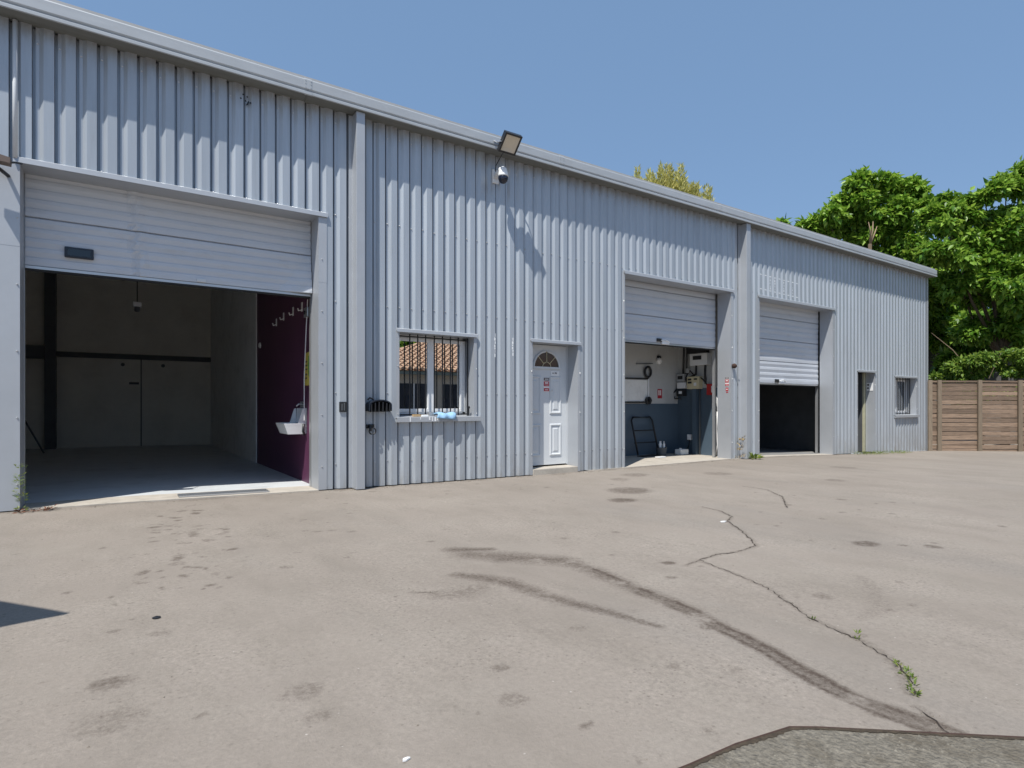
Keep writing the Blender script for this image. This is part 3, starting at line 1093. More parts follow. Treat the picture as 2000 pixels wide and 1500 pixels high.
def notice(x, y, z, wd, h, axis, label, nm='notice'):
    """stacked red and black safety stickers; axis: the wall's normal axis"""
    t = thing(nm, (x, y, z), label, 'sticker')

    def pl(u0, u1, v0, v1, lift, n, m):
        if axis == 'y':
            MB().box(x + u0 * wd, x + u1 * wd, y - .002 - lift, y - lift + .0005, z + v0 * h, z + v1 * h).build(n, m, t)
        else:
            MB().box(x - .002 - lift, x - lift + .0005, y + u0 * wd, y + u1 * wd, z + v0 * h, z + v1 * h).build(n, m, t)
    pl(0, 1, 0, 1, .001, 'backing', M_PRINTW)
    pl(.02, .98, .80, .99, .004, 'black_band', M_PRINTK)
    pl(.15, .85, .87, .93, .007, 'print', M_PRINTW)
    pl(.02, .98, .40, .74, .004, 'red_band', M_PRINTR)
    pl(.2, .8, .58, .68, .007, 'print', M_PRINTW)
    pl(.15, .85, .47, .50, .007, 'print', M_PRINTW)
    pl(.02, .98, .05, .26, .004, 'red_band', M_PRINTR)
    pl(.2, .8, .12, .17, .007, 'print', M_PRINTW)
    return t


notice(6.79, D + .31, 1.44, .13, .27, 'y', 'red and black sticker on the white entrance door')
notice(12.10, 8.645, 1.63, .10, .22, 'x', 'red and black sticker on the middle garage door jamb')
t = thing('small_notice', (12.10, 8.66, 1.5), 'tiny square dark red pictogram sticker below the jamb notice', 'sticker')
MB().box(12.096, 12.0995, 8.66, 8.73, 1.52, 1.60).build('backing', M_PRINTR, t)
MB().box(12.093, 12.0962, 8.68, 8.71, 1.545, 1.575).build('print', M_PRINTW, t)
MB().box(12.096, 12.0995, 8.665, 8.72, 1.48, 1.50).build('caption', M_PRINTR, t)


# ---- barred windows
def window(key, panes, bars, ncase, frame_m, yrel=.28, rail=True):
    x0, x1, zb, zt = OPEN[key]
    y = D + yrel
    fr = MB()
    fw = .05
    a, b, c, d = x0 + .012, x1 - .012, zb + .045, zt - .004
    fr.box(a, b, y, y + .06, c, c + fw, .004).box(a, b, y, y + .06, d - fw, d, .004).box(a, a + fw, y, y + .06, c, d, .004).box(b - fw, b, y, y + .06, c, d, .004)
    o = fr.build('window', frame_m, B)
    step = (b - a - 2 * fw + .0) / ncase
    for k in range(ncase):
        u0, u1 = a + fw + k * step, a + fw + (k + 1) * step
        s = .055
        m2 = MB()
        m2.box(u0, u1, y - .016, y + .03, c + fw, c + fw + s, .005).box(u0, u1, y - .016, y + .03, d - fw - s, d - fw, .005)
        m2.box(u0, u0 + s, y - .018, y + .03, c + fw, d - fw, .005).box(u1 - s, u1, y - .018, y + .03, c + fw, d - fw, .005)
        cs = m2.build('casement', frame_m, o)
        MB().box(u0 + s - .005, u1 - s + .005, y + .004, y + .008, c + fw + s - .005, d - fw - s + .005).build('pane', M_GLASS, o)
    yb = y - .10
    for x in bars:
        MB().box(x - .008, x + .008, yb - .008, yb + .008, c - .02, d + .0).build('bar', M_IRON, o)
    m3 = MB().box(a, b, yb - .006, yb + .006, d - .05, d - .03).box(a, b, yb - .006, yb + .006, c + .0, c + .022)
    m3.box(a, a + .02, yb - .01, yb + .01, c - .02, d).box(b - .02, b, yb - .01, yb + .01, c - .02, d)
    m3.build('bar_rail', M_IRON, o)
    return o


w1 = window('w1', 2, [3.98, 4.12, 4.26, 4.42, 4.57, 4.72, 4.87], 2, M_PVC)
w2 = window('w2', 1, [20.72, 20.92, 21.12, 21.32, 21.52, 21.72, 21.9], 2, M_PVC)
for key in ('w1', 'w2'):
    x0, x1, zb, zt = OPEN[key]
    mb = MB().prism([(D - .07, zb - .055), (D - .07, zb + .018), (D + .28, zb + .044), (D + .28, zb + .03), (D - .055, zb + .004), (D - .055, zb - .055)], x0 - .06, x1 + .1, 'x')
    mb.prism([(D - .05, zb - .06), (D - .05, zb - .02), (D + .02, zb - .0), (D + .02, zb - .06)], x0 - .055, x1 + .095, 'x')
    mb.build('window_sill', M_TRIM, B)
# white splashes on the sill face
mb = MB()
for x, wd, lo in ((3.87, .012, .93), (4.20, .02, .95), (4.255, .012, .935), (4.30, .025, .93), (4.345, .012, .945), (4.05, .008, .96)):
    mb.box(x, x + wd, D - .0725, D - .0702, lo, 1.0)
tag(mb.build('paint_run', M_SCUFF, B), kind='stuff')

# second entrance: doorway with a cream door edge standing ajar
o = MB().box(19.075, 19.178, D + .255, D + .33, -.26, 2.165, .004).build('door_frame', mat('cream_door', (.40, .39, .27), .6, var=.15, vscale=6), B)
MB().box(19.05, 19.08, D + .30, D + 1.1, -.24, 2.15, .004).build('open_door', M_DARKW, B)
MB().box(18.14, 19.19, D - .04, D + .4, g(18.7) - .1, -.245, .01).build('doorstep', M_RUBBER, B)
t = thing('notice_plate', (19.18, 8.7, 1.65), 'white notice plate with dark spots on the far doorway jamb', 'sign')
MB().box(19.17, 19.1795, 8.64, 8.82, 1.62, 1.86).build('plate', M_PVC, t)
for y_, z_ in ((8.775, 1.80), (8.78, 1.70)):
    MB().lathe([(.03, 0), (.03, -.003)], (19.17, y_, z_), 'x', 12).build('print', M_PRINTK, t)

# ------------------------------------------------------------------ things on the facade
t = thing('flood_light', (5.47, D, 5.55), 'square black floodlight on an arm above the gutter', 'lamp')
ang = math.radians(45)
c0 = Vector((5.475, 8.10, 5.53))
ux, uy = Vector((1, 0, 0)), Vector((0, math.sin(ang), -math.cos(ang)))   # across, down the face
un = Vector((0, -math.cos(ang), -math.sin(ang)))                          # outwards from the face


def lampbox(a0, a1, b0, b1, n0, n1):
    V = [c0 + ux * a + uy * b + un * n for n in (n0, n1) for b in (b0, b1) for a in (a0, a1)]
    return V, [(0, 2, 3, 1), (4, 5, 7, 6), (0, 1, 5, 4), (2, 6, 7, 3), (0, 4, 6, 2), (1, 3, 7, 5)]


mb = MB()
h = .165
for bx in ((-h, h, -h, -h + .03, -.02, .02), (-h, h, h - .03, h, -.02, .02), (-h, -h + .03, -h + .03, h - .03, -.02, .02), (h - .03, h, -h + .03, h - .03, -.02, .02), (-h, h, -h, h, -.06, -.02)):
    mb.add(*lampbox(*bx))
mb.build('housing', M_BLACK, t)
i0, i1 = h - .03, h - .085
V = [c0 + ux * a + uy * b + un * n for (k, n) in ((i0, .012), (i1, -.015)) for a, b in ((-k, -k), (k, -k), (k, k), (-k, k))]
MB().add(V, [(0, 1, 5, 4), (1, 2, 6, 5), (2, 3, 7, 6), (3, 0, 4, 7), (4, 5, 6, 7)]).build('reflector', M_LENS, t)
mb = MB()
for sx in (-h - .012, h + .012):
    p = c0 + ux * sx
    mb.tube([p, p + Vector((0, .12, .02)), (5.475 + sx * .9, 8.345, 5.63)], .011, 6)
mb.tube([(5.475 - .16, 8.343, 5.63), (5.475 + .16, 8.343, 5.63)], .014, 6)
mb.build('bracket', M_GALV, t)
MB().tube([c0 + uy * .12 - un * .06, (5.44, 8.28, 5.42), (5.46, 8.52, 5.30), (5.49, 8.58, 5.22)], .008, 6).build('cable', M_BLACK, t)

t = thing('security_camera', (5.49, D, 5.1), 'white dome security camera with a smoked lens on the ribbed wall', 'camera')
mb = MB().box(5.43, 5.56, D - .03, D - .001, 5.02, 5.26, .012)
mb.build('wall_plate', M_PVC, t)
mb = MB().tube([(5.50, D - .02, 5.13), (5.50, D - .10, 5.19), (5.50, D - .19, 5.215), (5.50, D - .245, 5.20)], [.05, .045, .042, .045], 12)
mb.lathe([(.04, .10), (.062, .08), (.078, .03), (.088, -.03), (.09, -.055)], (5.50, D - .25, 5.12), 'z', 20)
mb.build('body', M_PVC, t, True)
mb = MB().lathe([(.086, 0), (.083, -.04), (.070, -.078), (.045, -.105), (.012, -.117)], (5.50, D - .25, 5.065), 'z', 20)
mb.build('dome', M_DOME, t, True)

t = thing('wall_lamp', (-1.0, D, 3.85), 'brown flat lamp housing at the picture edge beside the big garage door', 'lamp')
MB().prism([(-1.25, 3.83), (-.905, 3.80), (-.90, 3.86), (-1.25, 3.93)], 8.28, 8.42, 'y').build('housing', M_BRONZE, t)
mb = MB().tube([(-1.1, 8.36, 3.82), (-.99, 8.48, 3.76), (-.95, D - .005, 3.75)], .02, 8).tube([(-.92, 8.4, 3.84), (-.87, 8.45, 3.87), (-.83, 8.55, 3.90)], .012, 6)
mb.build('bracket', M_BLACK, t)

t = thing('hose_hanger', (3.35, D, 1.1), 'dark blue arched hose hanger beside the barred window', 'hanger')
n = 14
arch = [(3.17, 1.10)] + [(3.35 - .18 * math.cos(math.pi * k / n), 1.19 + .085 * math.sin(math.pi * k / n)) for k in range(n + 1)] + [(3.53, 1.10)]
inner = [(3.185, 1.115)] + [(3.35 - .163 * math.cos(math.pi * k / n), 1.185 + .072 * math.sin(math.pi * k / n)) for k in range(n + 1)] + [(3.515, 1.115)]
MB().prism(arch, D - .04, D - .002, 'y').build('back_plate', M_DARKB, t)
mb = MB()
for k in range(len(arch) - 1):
    a, b, c, d = arch[k], arch[k + 1], inner[k + 1], inner[k]
    mb.prism([a, b, c, d], D - .17, D - .041, 'y')
mb.build('rim', M_DARKB, t)
for x in (3.21, 3.27, 3.33, 3.39, 3.45, 3.50):
    MB().box(x - .009, x + .009, D - .165, D - .041, 1.09, 1.245 - abs(x - 3.35) * .25, .004).build('rib', M_BLACK, t)
MB().tube([(3.17, D - .1, 1.27), (3.20, D - .12, 1.30), (3.26, D - .1, 1.275)], .014, 6).build('hook', M_BLACK, t)

t = thing('water_tap', (3.24, D, .8), 'small black water tap below the hose hanger', 'tap')
mb = MB().tube([(3.22, D - .01, .88), (3.22, D - .07, .86), (3.22, D - .09, .80)], .022, 8)
mb.build('spout', M_BLACK, t, True)
ring = [(3.25 + .05 * math.cos(a), D - .09, .80 + .05 * math.sin(a)) for a in np.linspace(0, 2 * math.pi, 17)]
MB().tube(ring, .011, 6, False).build('hand_wheel', M_BLACK, t, True)
MB().box(3.18, 3.30, D - .04, D - .002, .84, .90, .005).build('mount', M_BLACK, t)

t = thing('key_box', (2.82, D, 1.1), 'small black recessed handle box on the wall by the first post', 'box')
MB().box(2.775, 2.885, D - .025, D + .02, 1.09, 1.24, .006).build('case', M_BLACK, t)
MB().box(2.80, 2.815, D - .035, D - .02, 1.11, 1.21, .003).box(2.835, 2.85, D - .035, D - .02, 1.11, 1.22, .003).build('slot', M_BEAM, t)

t = thing('alarm_bell', (12.16, D, 2.1), 'tiny rusty red alarm sounder on the middle door frame', 'alarm')
MB().lathe([(.02, 0), (.055, -.02), (.06, -.06), (.035, -.10), (.012, -.115)], (12.17, D - .004, 2.11), 'y', 14).build('horn', M_RUST, t, True)
MB().tube([(12.17, D - .10, 2.11), (12.28, D - .11, 2.105)], .009, 6).build('arm', M_GALV, t)

# scuffs, residue and holes left on the sheets
mb = MB()
for k in range(3):
    x = XR + PITCH * (25 + k) + .125
    for j in range(16):
        z = 2.78 + j * .026 - k * .03
        mb.box(x + random.uniform(0, .03), x + random.uniform(.035, .065), D - .0016, D - .0004, z, z + random.uniform(.004, .012))
tag(mb.build('glue_mark', M_RESID, B), kind='stuff')
mb = MB()
for (x, z0, z1) in ((5.49, 2.02, 2.40), (5.86, 2.06, 2.35)):
    z = z0
    while z < z1:
        h = random.uniform(.03, .08)
        mb.box(x + random.uniform(-.008, .008), x + random.uniform(.012, .022), D - .0018, D - .0003, z, z + h * .8)
        z += h
for i in range(9):
    k0 = XR + PITCH * math.ceil((13.1 - XR) / PITCH) + PITCH * i + .118
    for z in (4.06, 4.42):
        mb.box(k0, k0 + .075, D - .0018, D - .0003, z - i * .006, z + .02 - i * .006)
    if i in (2, 3, 5, 7):
        z = 4.1
        while z < 4.4:
            mb.box(k0 + .02 + random.uniform(-.01, .02), k0 + .045 + random.uniform(-.01, .01), D - .0018, D - .0003, z, z + random.uniform(.015, .05))
            z += .07
tag(mb.build('scuff', M_SCUFF, B), kind='stuff')
mb = MB()
for x, z in ((1.44, 5.32), (1.50, 5.30), (1.52, 5.36), (1.56, 5.29), (1.47, 5.38)):
    mb.lathe([(.012, 0), (.012, -.002)], (x, D - .0005 + (0 if True else 0), z), 'y', 8)
mb.prism([(1.50, 5.24), (1.53, 5.25), (1.545, 5.30), (1.53, 5.31), (1.515, 5.27)], D - .003, D - .0005, 'y')
tag(mb.build('hole', M_BLACK, B), kind='stuff')

# ------------------------------------------------------------------ the first garage
t = thing('drain_grate', (1.25, 8.78, 0), 'pale slotted metal drain grate across the first garage threshold', 'grate')
gx0, gx1, gy0, gy1 = .72, 1.82, 8.67, 8.90
zt_ = lambda x: g(x) + .014
mb = MB()
for y0_, y1_ in ((gy0, gy0 + .015), (gy1 - .015, gy1), ((gy0 + gy1) / 2 - .01, (gy0 + gy1) / 2 + .01)):
    mb.add([(gx0, y0_, zt_(gx0) + .004), (gx1, y0_, zt_(gx1) + .004), (gx1, y1_, zt_(gx1) + .004), (gx0, y1_, zt_(gx0) + .004),
            (gx0, y0_, zt_(gx0) + .022), (gx1, y0_, zt_(gx1) + .022), (gx1, y1_, zt_(gx1) + .022), (gx0, y1_, zt_(gx0) + .022)],
           [(0, 1, 5, 4), (1, 2, 6, 5), (2, 3, 7, 6), (3, 0, 4, 7), (4, 5, 6, 7)])
mb.build('frame', M_GALV, t)
MB().add([(gx0, gy0, zt_(gx0) + .004), (gx1, gy0, zt_(gx1) + .004), (gx1, gy1, zt_(gx1) + .004), (gx0, gy1, zt_(gx0) + .004)], [(0, 1, 2, 3)]).build('channel', M_RUBBER, t)
nb = 34
sl0 = None
for i in range(nb):
    x = gx0 + .01 + (gx1 - gx0 - .02) * i / (nb - 1)
    MB().box(x - .005, x + .005, gy0 + .016, gy1 - .016, zt_(x) + .008, zt_(x) + .020).build('slat', M_BEAM, t)

t = thing('wash_basin', (2.4, 9.8, .75), 'white wall basin with a tall splashback on the purple wall', 'basin')
XW = 2.549
ya, yb_ = 9.52, 10.05
mb = MB()
mb.add([(XW, ya, .74), (XW, yb_, .74), (XW, ya, 1.14), (XW, yb_, 1.14), (XW - .03, ya, .74), (XW - .03, yb_, .74), (XW - .03, ya + .03, 1.14), (XW - .03, yb_ - .06, 1.14)],
       [(0, 1, 3, 2), (4, 6, 7, 5), (0, 4, 5, 1), (2, 3, 7, 6), (0, 2, 6, 4), (1, 5, 7, 3)])
mb.prism([(XW - .03, .89), (XW - .03, 1.14), (XW - .06, 1.13), (XW - .12, .93), (XW - .14, .89)], ya, ya + .02, 'y')
mb.prism([(XW - .03, .89), (XW - .03, 1.14), (XW - .06, 1.13), (XW - .12, .93), (XW - .14, .89)], yb_ - .02, yb_, 'y')
mb.build('splashback', M_PVC, t)
mb = MB()
V = []
for (dx, yo, z) in ((.28, 0, .735), (.34, -.02, .89), (.345, -.02, .905), (.325, .0, .905), (.25, .05, .78)):
    V += [(XW - .03, ya + yo + .0, z), (XW - dx, ya + yo, z), (XW - dx, yb_ - yo, z), (XW - .03, yb_ - yo, z)]
Fc = []
for k in range(4):
    for e in range(4):
        Fc.append((4 * k + e, 4 * k + (e + 1) % 4, 4 * k + 4 + (e + 1) % 4, 4 * k + 4 + e))
Fc += [(0, 1, 2, 3), (16, 17, 18, 19)]
mb.add(V, Fc).build('bowl', M_PVC, t)
MB().box(XW - .012, XW - .001, 9.62, 9.86, 1.15, 1.25, .003).build('tap_plate', M_GALV, t)
MB().tube([(XW - .01, 9.70, 1.20), (XW - .07, 9.70, 1.21), (XW - .11, 9.70, 1.17)], .012, 8).build('tap', M_GALV, t, True)
MB().tube([(XW - .05, ya - .03, .90), (XW - .06, ya - .03, .78), (XW - .04, ya - .03, .72)], .018, 8).build('waste_pipe', M_BLACK, t, True)

t = thing('pull_cord', (2.5, 9.25, .9), 'thin pale cord hanging down beside the wash basin', 'cord')
MB().tube([(2.50, 9.27, 2.82), (2.50, 9.36, 2.3), (2.50, 9.46, 1.6), (2.505, 9.48, 1.15), (2.50, 9.46, .95)], .008, 6).build('line', M_PVC, t)
t = thing('hanging_sign', (2.5, 9.1, 1.5), 'yellow and green printed panel hanging by the purple wall', 'sign')
MB().prism([(9.30, 1.50), (9.55, 1.50), (9.55, 1.98), (9.52, 2.01), (9.30, 2.02)], XW - .012, XW - .002, 'x').build('panel', M_YELLOW, t)
MB().prism([(9.30, 1.62), (9.36, 1.66), (9.40, 1.80), (9.37, 1.95), (9.30, 1.97)], XW - .015, XW - .0122, 'x').build('green_print', M_GREEN, t)
for z in (1.86, 1.80, 1.74, 1.66, 1.60):
    MB().box(XW - .016, XW - .0122, 9.43, 9.52, z, z + .025).build('print', M_BRONZE, t)
for y_, z_, L_ in ((11.55, 2.66, .14), (10.99, 2.70, .14), (10.33, 2.70, .15), (9.77, 2.70, .15)):
    t = thing('wall_hook', (XW, y_, z_), {11.55: 'white wall hook farthest into the purple wall row', 10.99: 'second white wall hook from the dark end of the row', 10.33: 'third white wall hook from the dark end of the row', 9.77: 'white wall hook nearest the small wall box'}[y_], 'hook', 'hooks along the purple wall')
    MB().box(XW - .01, XW - .001, y_ - .035, y_ + .035, z_, z_ + L_, .004).build('back_plate', M_PVC, t)
    MB().tube([(XW - .005, y_, z_ + .03), (XW - .06, y_, z_ + .01), (XW - .07, y_, z_ + .05)], .01, 6).build('prong', M_PVC, t)
t = thing('wall_box', (XW, 9.3, 2.6), 'small grey junction box at the top of the purple wall', 'box')
MB().box(XW - .07, XW - .001, 9.22, 9.42, 2.55, 2.70, .01).build('case', M_GALV, t)
MB().lathe([(.03, 0), (.03, -.02)], (XW - .07, 9.32, 2.62), 'x', 10).build('gland', M_BLACK, t)
t = thing('push_button', (XW, 12.98, 2.4), 'round white button at the inner edge of the purple wall', 'button')
MB().lathe([(.06, 0), (.06, -.02), (.04, -.035)], (XW - .0005, 12.98, 2.42), 'x', 12).build('cap', M_PVC, t)
t = thing('pendant_lamp', (.43, 14, 5.3), 'small pale lamp hanging on a cord in the first garage', 'lamp')
MB().tube([(.43, 14, 5.29), (.43, 14, 3.25)], .012, 6).build('cord', M_BLACK, t)
MB().box(.36, .50, 13.93, 14.07, 3.16, 3.25, .01).build('lamp_body', M_PVC, t)
MB().lathe([(.05, 0), (.05, -.08), (.03, -.1)], (.43, 14, 3.16), 'z', 10).build('bulb_cage', M_BEAM, t)
t = thing('leaning_rod', (-1.2, 18, 0), 'thin dark rod leaning at the back of the first garage', 'rod')
MB().tube([(-1.75, 18.0, .95), (-1.35, 18.2, .02)], .02, 6).build('shaft', M_BEAM, t)

# ------------------------------------------------------------------ the middle garage
XW = 12.489
XP = 12.499
t = thing('switch_cabinet', (XP, 9.7, 2.2), 'pale electrical cabinet with a black top high on the side wall', 'cabinet')
MB().box(XP - .16, XP - .001, 9.45, 9.98, 2.20, 2.50, .01).build('case', M_PVC, t)
MB().box(XP - .20, XP - .001, 9.50, 10.05, 2.505, 2.68, .015).build('switch_block', M_BLACK, t)
MB().box(XP - .168, XP - .16, 9.62, 9.88, 2.34, 2.44).build('display', M_BLACK, t)
for y_ in (9.85, 9.57):
    MB().tube([(XP - .07, y_, 2.20), (XP - .08, y_, 1.98), (XP - .06, y_ + (.35 if y_ > 9.7 else 0), 1.85 if y_ > 9.7 else 1.72)], .028, 8).build('cable', M_BLACK, t, True)
t = thing('electric_meters', (XP, 10.3, 1.4), 'cluster of grey electric meters with looped black cables', 'meters')
for (a, b, c, d, m_) in ((10.18, 10.44, 1.80, 2.0, M_GALV), (10.16, 10.42, 1.62, 1.78, M_PVC), (10.2, 10.44, 1.42, 1.58, M_BLACK)):
    MB().box(XP - .13, XP - .001, a, b, c, d, .01).build('meter', m_, t)
MB().box(XP - .135, XP - .128, 10.24, 10.40, 1.86, 1.95).build('dial', M_BLACK, t)
MB().box(XP - .136, XP - .128, 10.26, 10.36, 1.48, 1.55).build('dial', M_PVC, t)
mb = MB().tube([(XP - .05, 10.28, 2.0), (XP - .05, 10.26, 2.6), (XP - .05, 10.26, 4.5)], .025, 8).tube([(XP - .05, 10.18, 2.0), (XP - .05, 10.16, 2.4), (XP - .05, 10.17, 4.5)], .02, 8)
mb.tube([(XP - .1, 10.43, 1.62), (XP - .16, 10.52, 1.5), (XP - .14, 10.48, 1.36), (XP - .1, 10.3, 1.36)], .022, 8)
mb.build('conduit', M_BLACK, t, True)
t = thing('cream_meter', (XP, 9.9, 1.6), 'cream meter box tilted on the side wall beside the cables', 'meter')
mb = MB().box(XP - .15, XP - .001, 9.70, 10.08, 1.60, 1.92, .012)
mb.build('case', M_CREAM, t)
for (a, b, c, d) in ((9.94, 10.05, 1.82, 1.87), (9.93, 10.05, 1.74, 1.79), (9.76, 9.86, 1.83, 1.87)):
    MB().box(XP - .156, XP - .149, a, b, c, d).build('display', M_BLACK, t)
MB().box(XP - .158, XP - .149, 9.78, 9.86, 1.68, 1.76).build('dial', M_PVC, t)
MB().tube([(XP - .08, 9.70, 1.88), (XP - .1, 9.6, 1.82), (XP - .05, 9.5, 1.66)], .02, 8).build('cable', M_BLACK, t, True)
t = thing('socket_box', (XP, 10.1, 1.1), 'small grey socket box low on the blue side wall', 'socket')
MB().box(XW - .06, XW - .001, 10.02, 10.14, .28, .42, .006).build('case', M_PVC, t)
MB().tube([(XW - .03, 10.08, .28), (XW - .05, 10.1, .1), (XW - .2, 10.15, -.05)], .012, 6).build('flex', M_BLACK, t)
t = thing('junction_box', (XP, 10.0, 2.0), 'square grey junction box between the meters and the cabinet', 'box')
MB().box(XP - .09, XP - .001, 10.06, 10.17, 2.02, 2.14, .006).build('case', M_GALV, t)
MB().tube([(XP - .05, 10.06, 2.08), (XP - .09, 9.97, 2.02), (XP - .07, 9.9, 1.93)], .016, 6).build('flex', M_BLACK, t)
MB().tube([(XP - .05, 10.12, 2.02), (XP - .1, 10.16, 1.9), (XP - .08, 10.12, 1.75), (XP - .12, 10.05, 1.62)], .014, 6).build('flex', M_BLACK, t)
t = thing('wall_pipe', (XP, 9.79, 0), 'vertical dark pipe running down the blue side wall', 'pipe')
MB().tube([(XW - .03, 9.76, -.07), (XW - .03, 9.76, 1.62)], .022, 8).build('pipe_run', M_BEAM, t, True)
t = thing('alarm_box', (XP, 9.4, 1.5), 'red fire alarm box on the blue side wall', 'box')
MB().box(XW - .10, XW - .001, 9.30, 9.50, 1.44, 1.72, .008).build('case', M_RED, t)
MB().box(XW - .106, XW - .10, 9.31, 9.36, 1.50, 1.66).build('label_plate', M_PVC, t)
t = thing('hose_bundle', (XP, 9.2, .2), 'white coiled hose bundle hanging just inside the middle door', 'hose')
mb = MB()
for k in range(7):
    pts = [(XW - .06 - .03 * math.sin(a), 9.25 + .07 * math.cos(a) + .004 * k, 1.2 + .20 * math.sin(a) - .012 * k) for a in np.linspace(0, 2 * math.pi, 15)]
    mb.tube(pts, .016, 6, False)
mb.tube([(XW - .05, 9.22, 1.02), (XW - .05, 9.24, .6), (XW - .05, 9.21, .2), (XW - .08, 9.24, -.06)], .018, 6)
mb.build('coil', M_PVC, t, True)
t = thing('wall_rack', (10.9, 10.49, 1.2), 'pale metal board frame fixed on the white back wall', 'rack')
MB().box(9.2, 11.30, 10.47, 10.499, 1.28, 1.82).build('board', M_IGREY, t)
mb = MB().tube([(9.2, 10.45, 1.84), (11.32, 10.45, 1.86)], .018, 6)
mb.build('top_rail', M_IRON, t)
MB().tube([(9.2, 10.45, 1.24), (11.30, 10.45, 1.26)], .02, 6).build('bottom_rail', M_IRON, t)
MB().tube([(11.32, 10.45, 1.86), (11.32, 10.45, 1.26)], .018, 6).build('upright', M_PVC, t)
MB().lathe([(.10, 0), (.10, -.05), (.05, -.06), (.05, -.1)], (11.29, 10.45, 1.30), 'y', 14).build('wheel', M_BLACK, t)
t = thing('cable_reel', (11.29, 10.49, 2.05), 'dark cable reel hung on the white back wall', 'reel')
ring = [(11.29 + .11 * math.cos(a), 10.44, 2.03 + .13 * math.sin(a)) for a in np.linspace(0, 2 * math.pi, 19)]
MB().tube(ring, .03, 8, False).build('coil', M_BLACK, t, True)
MB().tube([(10.9, 10.47, 2.22), (11.5, 10.47, 2.25)], .012, 6).build('hanger_rail', M_BEAM, t)
t = thing('wall_light', (11.74, 10.49, 2.34), 'small round wall light high in the middle garage', 'lamp')
MB().lathe([(.09, 0), (.09, -.03), (.07, -.07), (.03, -.09)], (11.74, 10.499, 2.33), 'y', 16).build('globe', M_PVC, t, True)
MB().box(11.68, 11.80, 10.46, 10.499, 2.40, 2.46).build('mount', M_BLACK, t)
t = thing('safety_sign', (11.79, 10.49, 1.4), 'narrow dark red fire extinguisher sign on the white wall', 'sign')
MB().box(11.71, 11.87, 10.49, 10.499, 1.36, 1.60).build('plate', M_PRINTR, t)
MB().box(11.73, 11.77, 10.487, 10.4905, 1.44, 1.57).box(11.79, 11.83, 10.487, 10.4905, 1.44, 1.57).build('pictogram', M_PRINTW, t)
t = thing('hand_truck', (11.0, 10.3, -.08), 'dark upright hand truck frame leaning against the blue wall', 'trolley')
MB().tube([(10.68, 10.2, -.04), (10.68, 10.42, .80), (10.74, 10.44, .88), (11.36, 10.44, .88), (11.42, 10.42, .80), (11.42, 10.2, -.04)], .022, 8).build('frame', M_IRON, t, True)
for z in (.25, .55):
    MB().tube([(10.68, 10.27 + z * .18, z), (11.42, 10.27 + z * .18, z)], .016, 6).build('crossbar', M_IRON, t)
MB().box(10.66, 11.44, 10.0, 10.22, -.072, -.055).build('toe_plate', M_IRON, t)
t = thing('bucket', (11.34, 10.0, -.075), 'grey bucket holding bottles on the middle garage floor', 'bucket')
MB().lathe([(.11, 0), (.14, .20), (.15, .205), (.135, .2), (.12, .05)], (11.4, 10.1, -.075), 'z', 16).build('pail', M_BEAM, t)
for dx, dy in ((-.05, 0), (.03, .04), (.05, -.04)):
    MB().lathe([(.03, 0), (.03, .2), (.012, .24), (.012, .28)], (11.4 + dx, 10.1 + dy, 0), 'z', 8).build('bottle', M_PVC, t)
tag(MB().box(10.75, 11.0, 9.6, 9.72, -.073, -.045, .006).build('paper_packet', M_PVC), 'flat white packet lying on the middle garage floor', 'packet')
t = thing('white_canister', (12.1, 9.9, -.078), 'low pale canister by the blue wall of the middle garage', 'canister')
MB().box(11.9, 12.2, 9.9, 10.1, -.077, .06, .02).build('body', M_IGREY, t)
MB().lathe([(.03, 0), (.03, .03)], (12.0, 10.0, .06), 'z', 10).build('cap', M_PVC, t)

# third garage: dark, with a red cabinet deep inside
t = thing('red_cabinet', (17.0, 12.5, -.2), 'dark red tool cabinet deep in the third garage', 'cabinet')
MB().box(16.6, 17.5, 12.4, 13.1, -.15, 1.2, .02).build('body', M_RED, t)
for z in (.15, .45, .75, .98):
    MB().box(16.65, 17.45, 12.38, 12.4, z, z + .2).build('drawer', M_RED, t)
t = thing('timber_offcut', (16.2, 12.2, -.18), 'pale plank lying on the third garage floor', 'plank')
MB().box(15.7, 16.4, 11.8, 11.95, -.165, -.12).build('board', M_CARD, t)

# ------------------------------------------------------------------ at the barred window
SZ = .98
t = thing('blue_cloth', (4.75, 8.56, 1.0), 'folded pale blue cloth hanging over the window sill', 'cloth')
V, Fc = [], []
nu, nv = 14, 10
for i in range(nu):
    for j in range(nv):
        u, v = i / (nu - 1), j / (nv - 1)
        x = 4.34 + .33 * u + .02 * math.sin(v * 4)
        yy = D + .10 - .22 * min(v * 1.4, 1) + .01 * math.sin(u * 13)
        z = 1.035 + .045 * math.sin(math.pi * min(1, v * 1.2 + .1)) * (.7 + .3 * math.sin(u * 9)) - max(0, v - .65) * .16 * (1 + .5 * u)
        V.append((x, yy, z))
for i in range(nu - 1):
    for j in range(nv - 1):
        a = i * nv + j
        Fc.append((a, a + 1, a + nv + 1, a + nv))
o = MB().add(V, Fc).build('fold', M_CLOTHB, t, True)
sm = o.modifiers.new('thick', 'SOLIDIFY')
sm.thickness = .02
for (nm, lab, cat, x0, x1, y0, y1, h, m_) in (('card_scrap', 'small brown card scrap on the outside window sill', 'scrap', 3.97, 4.10, 8.62, 8.68, .03, M_CARD), ('pale_block', 'small pale block on the sill beside the blue cloth', 'block', 4.13, 4.24, 8.63, 8.68, .025, M_IGREY),
                                          ('metal_clamp', 'short grey metal clamp at the sill centre', 'clamp', 4.27, 4.36, 8.66, 8.74, .06, M_GALV)):
    tag(MB().box(x0, x1, y0, y1, SZ + .025, SZ + .03 + h, .006).build(nm, m_), lab, cat)
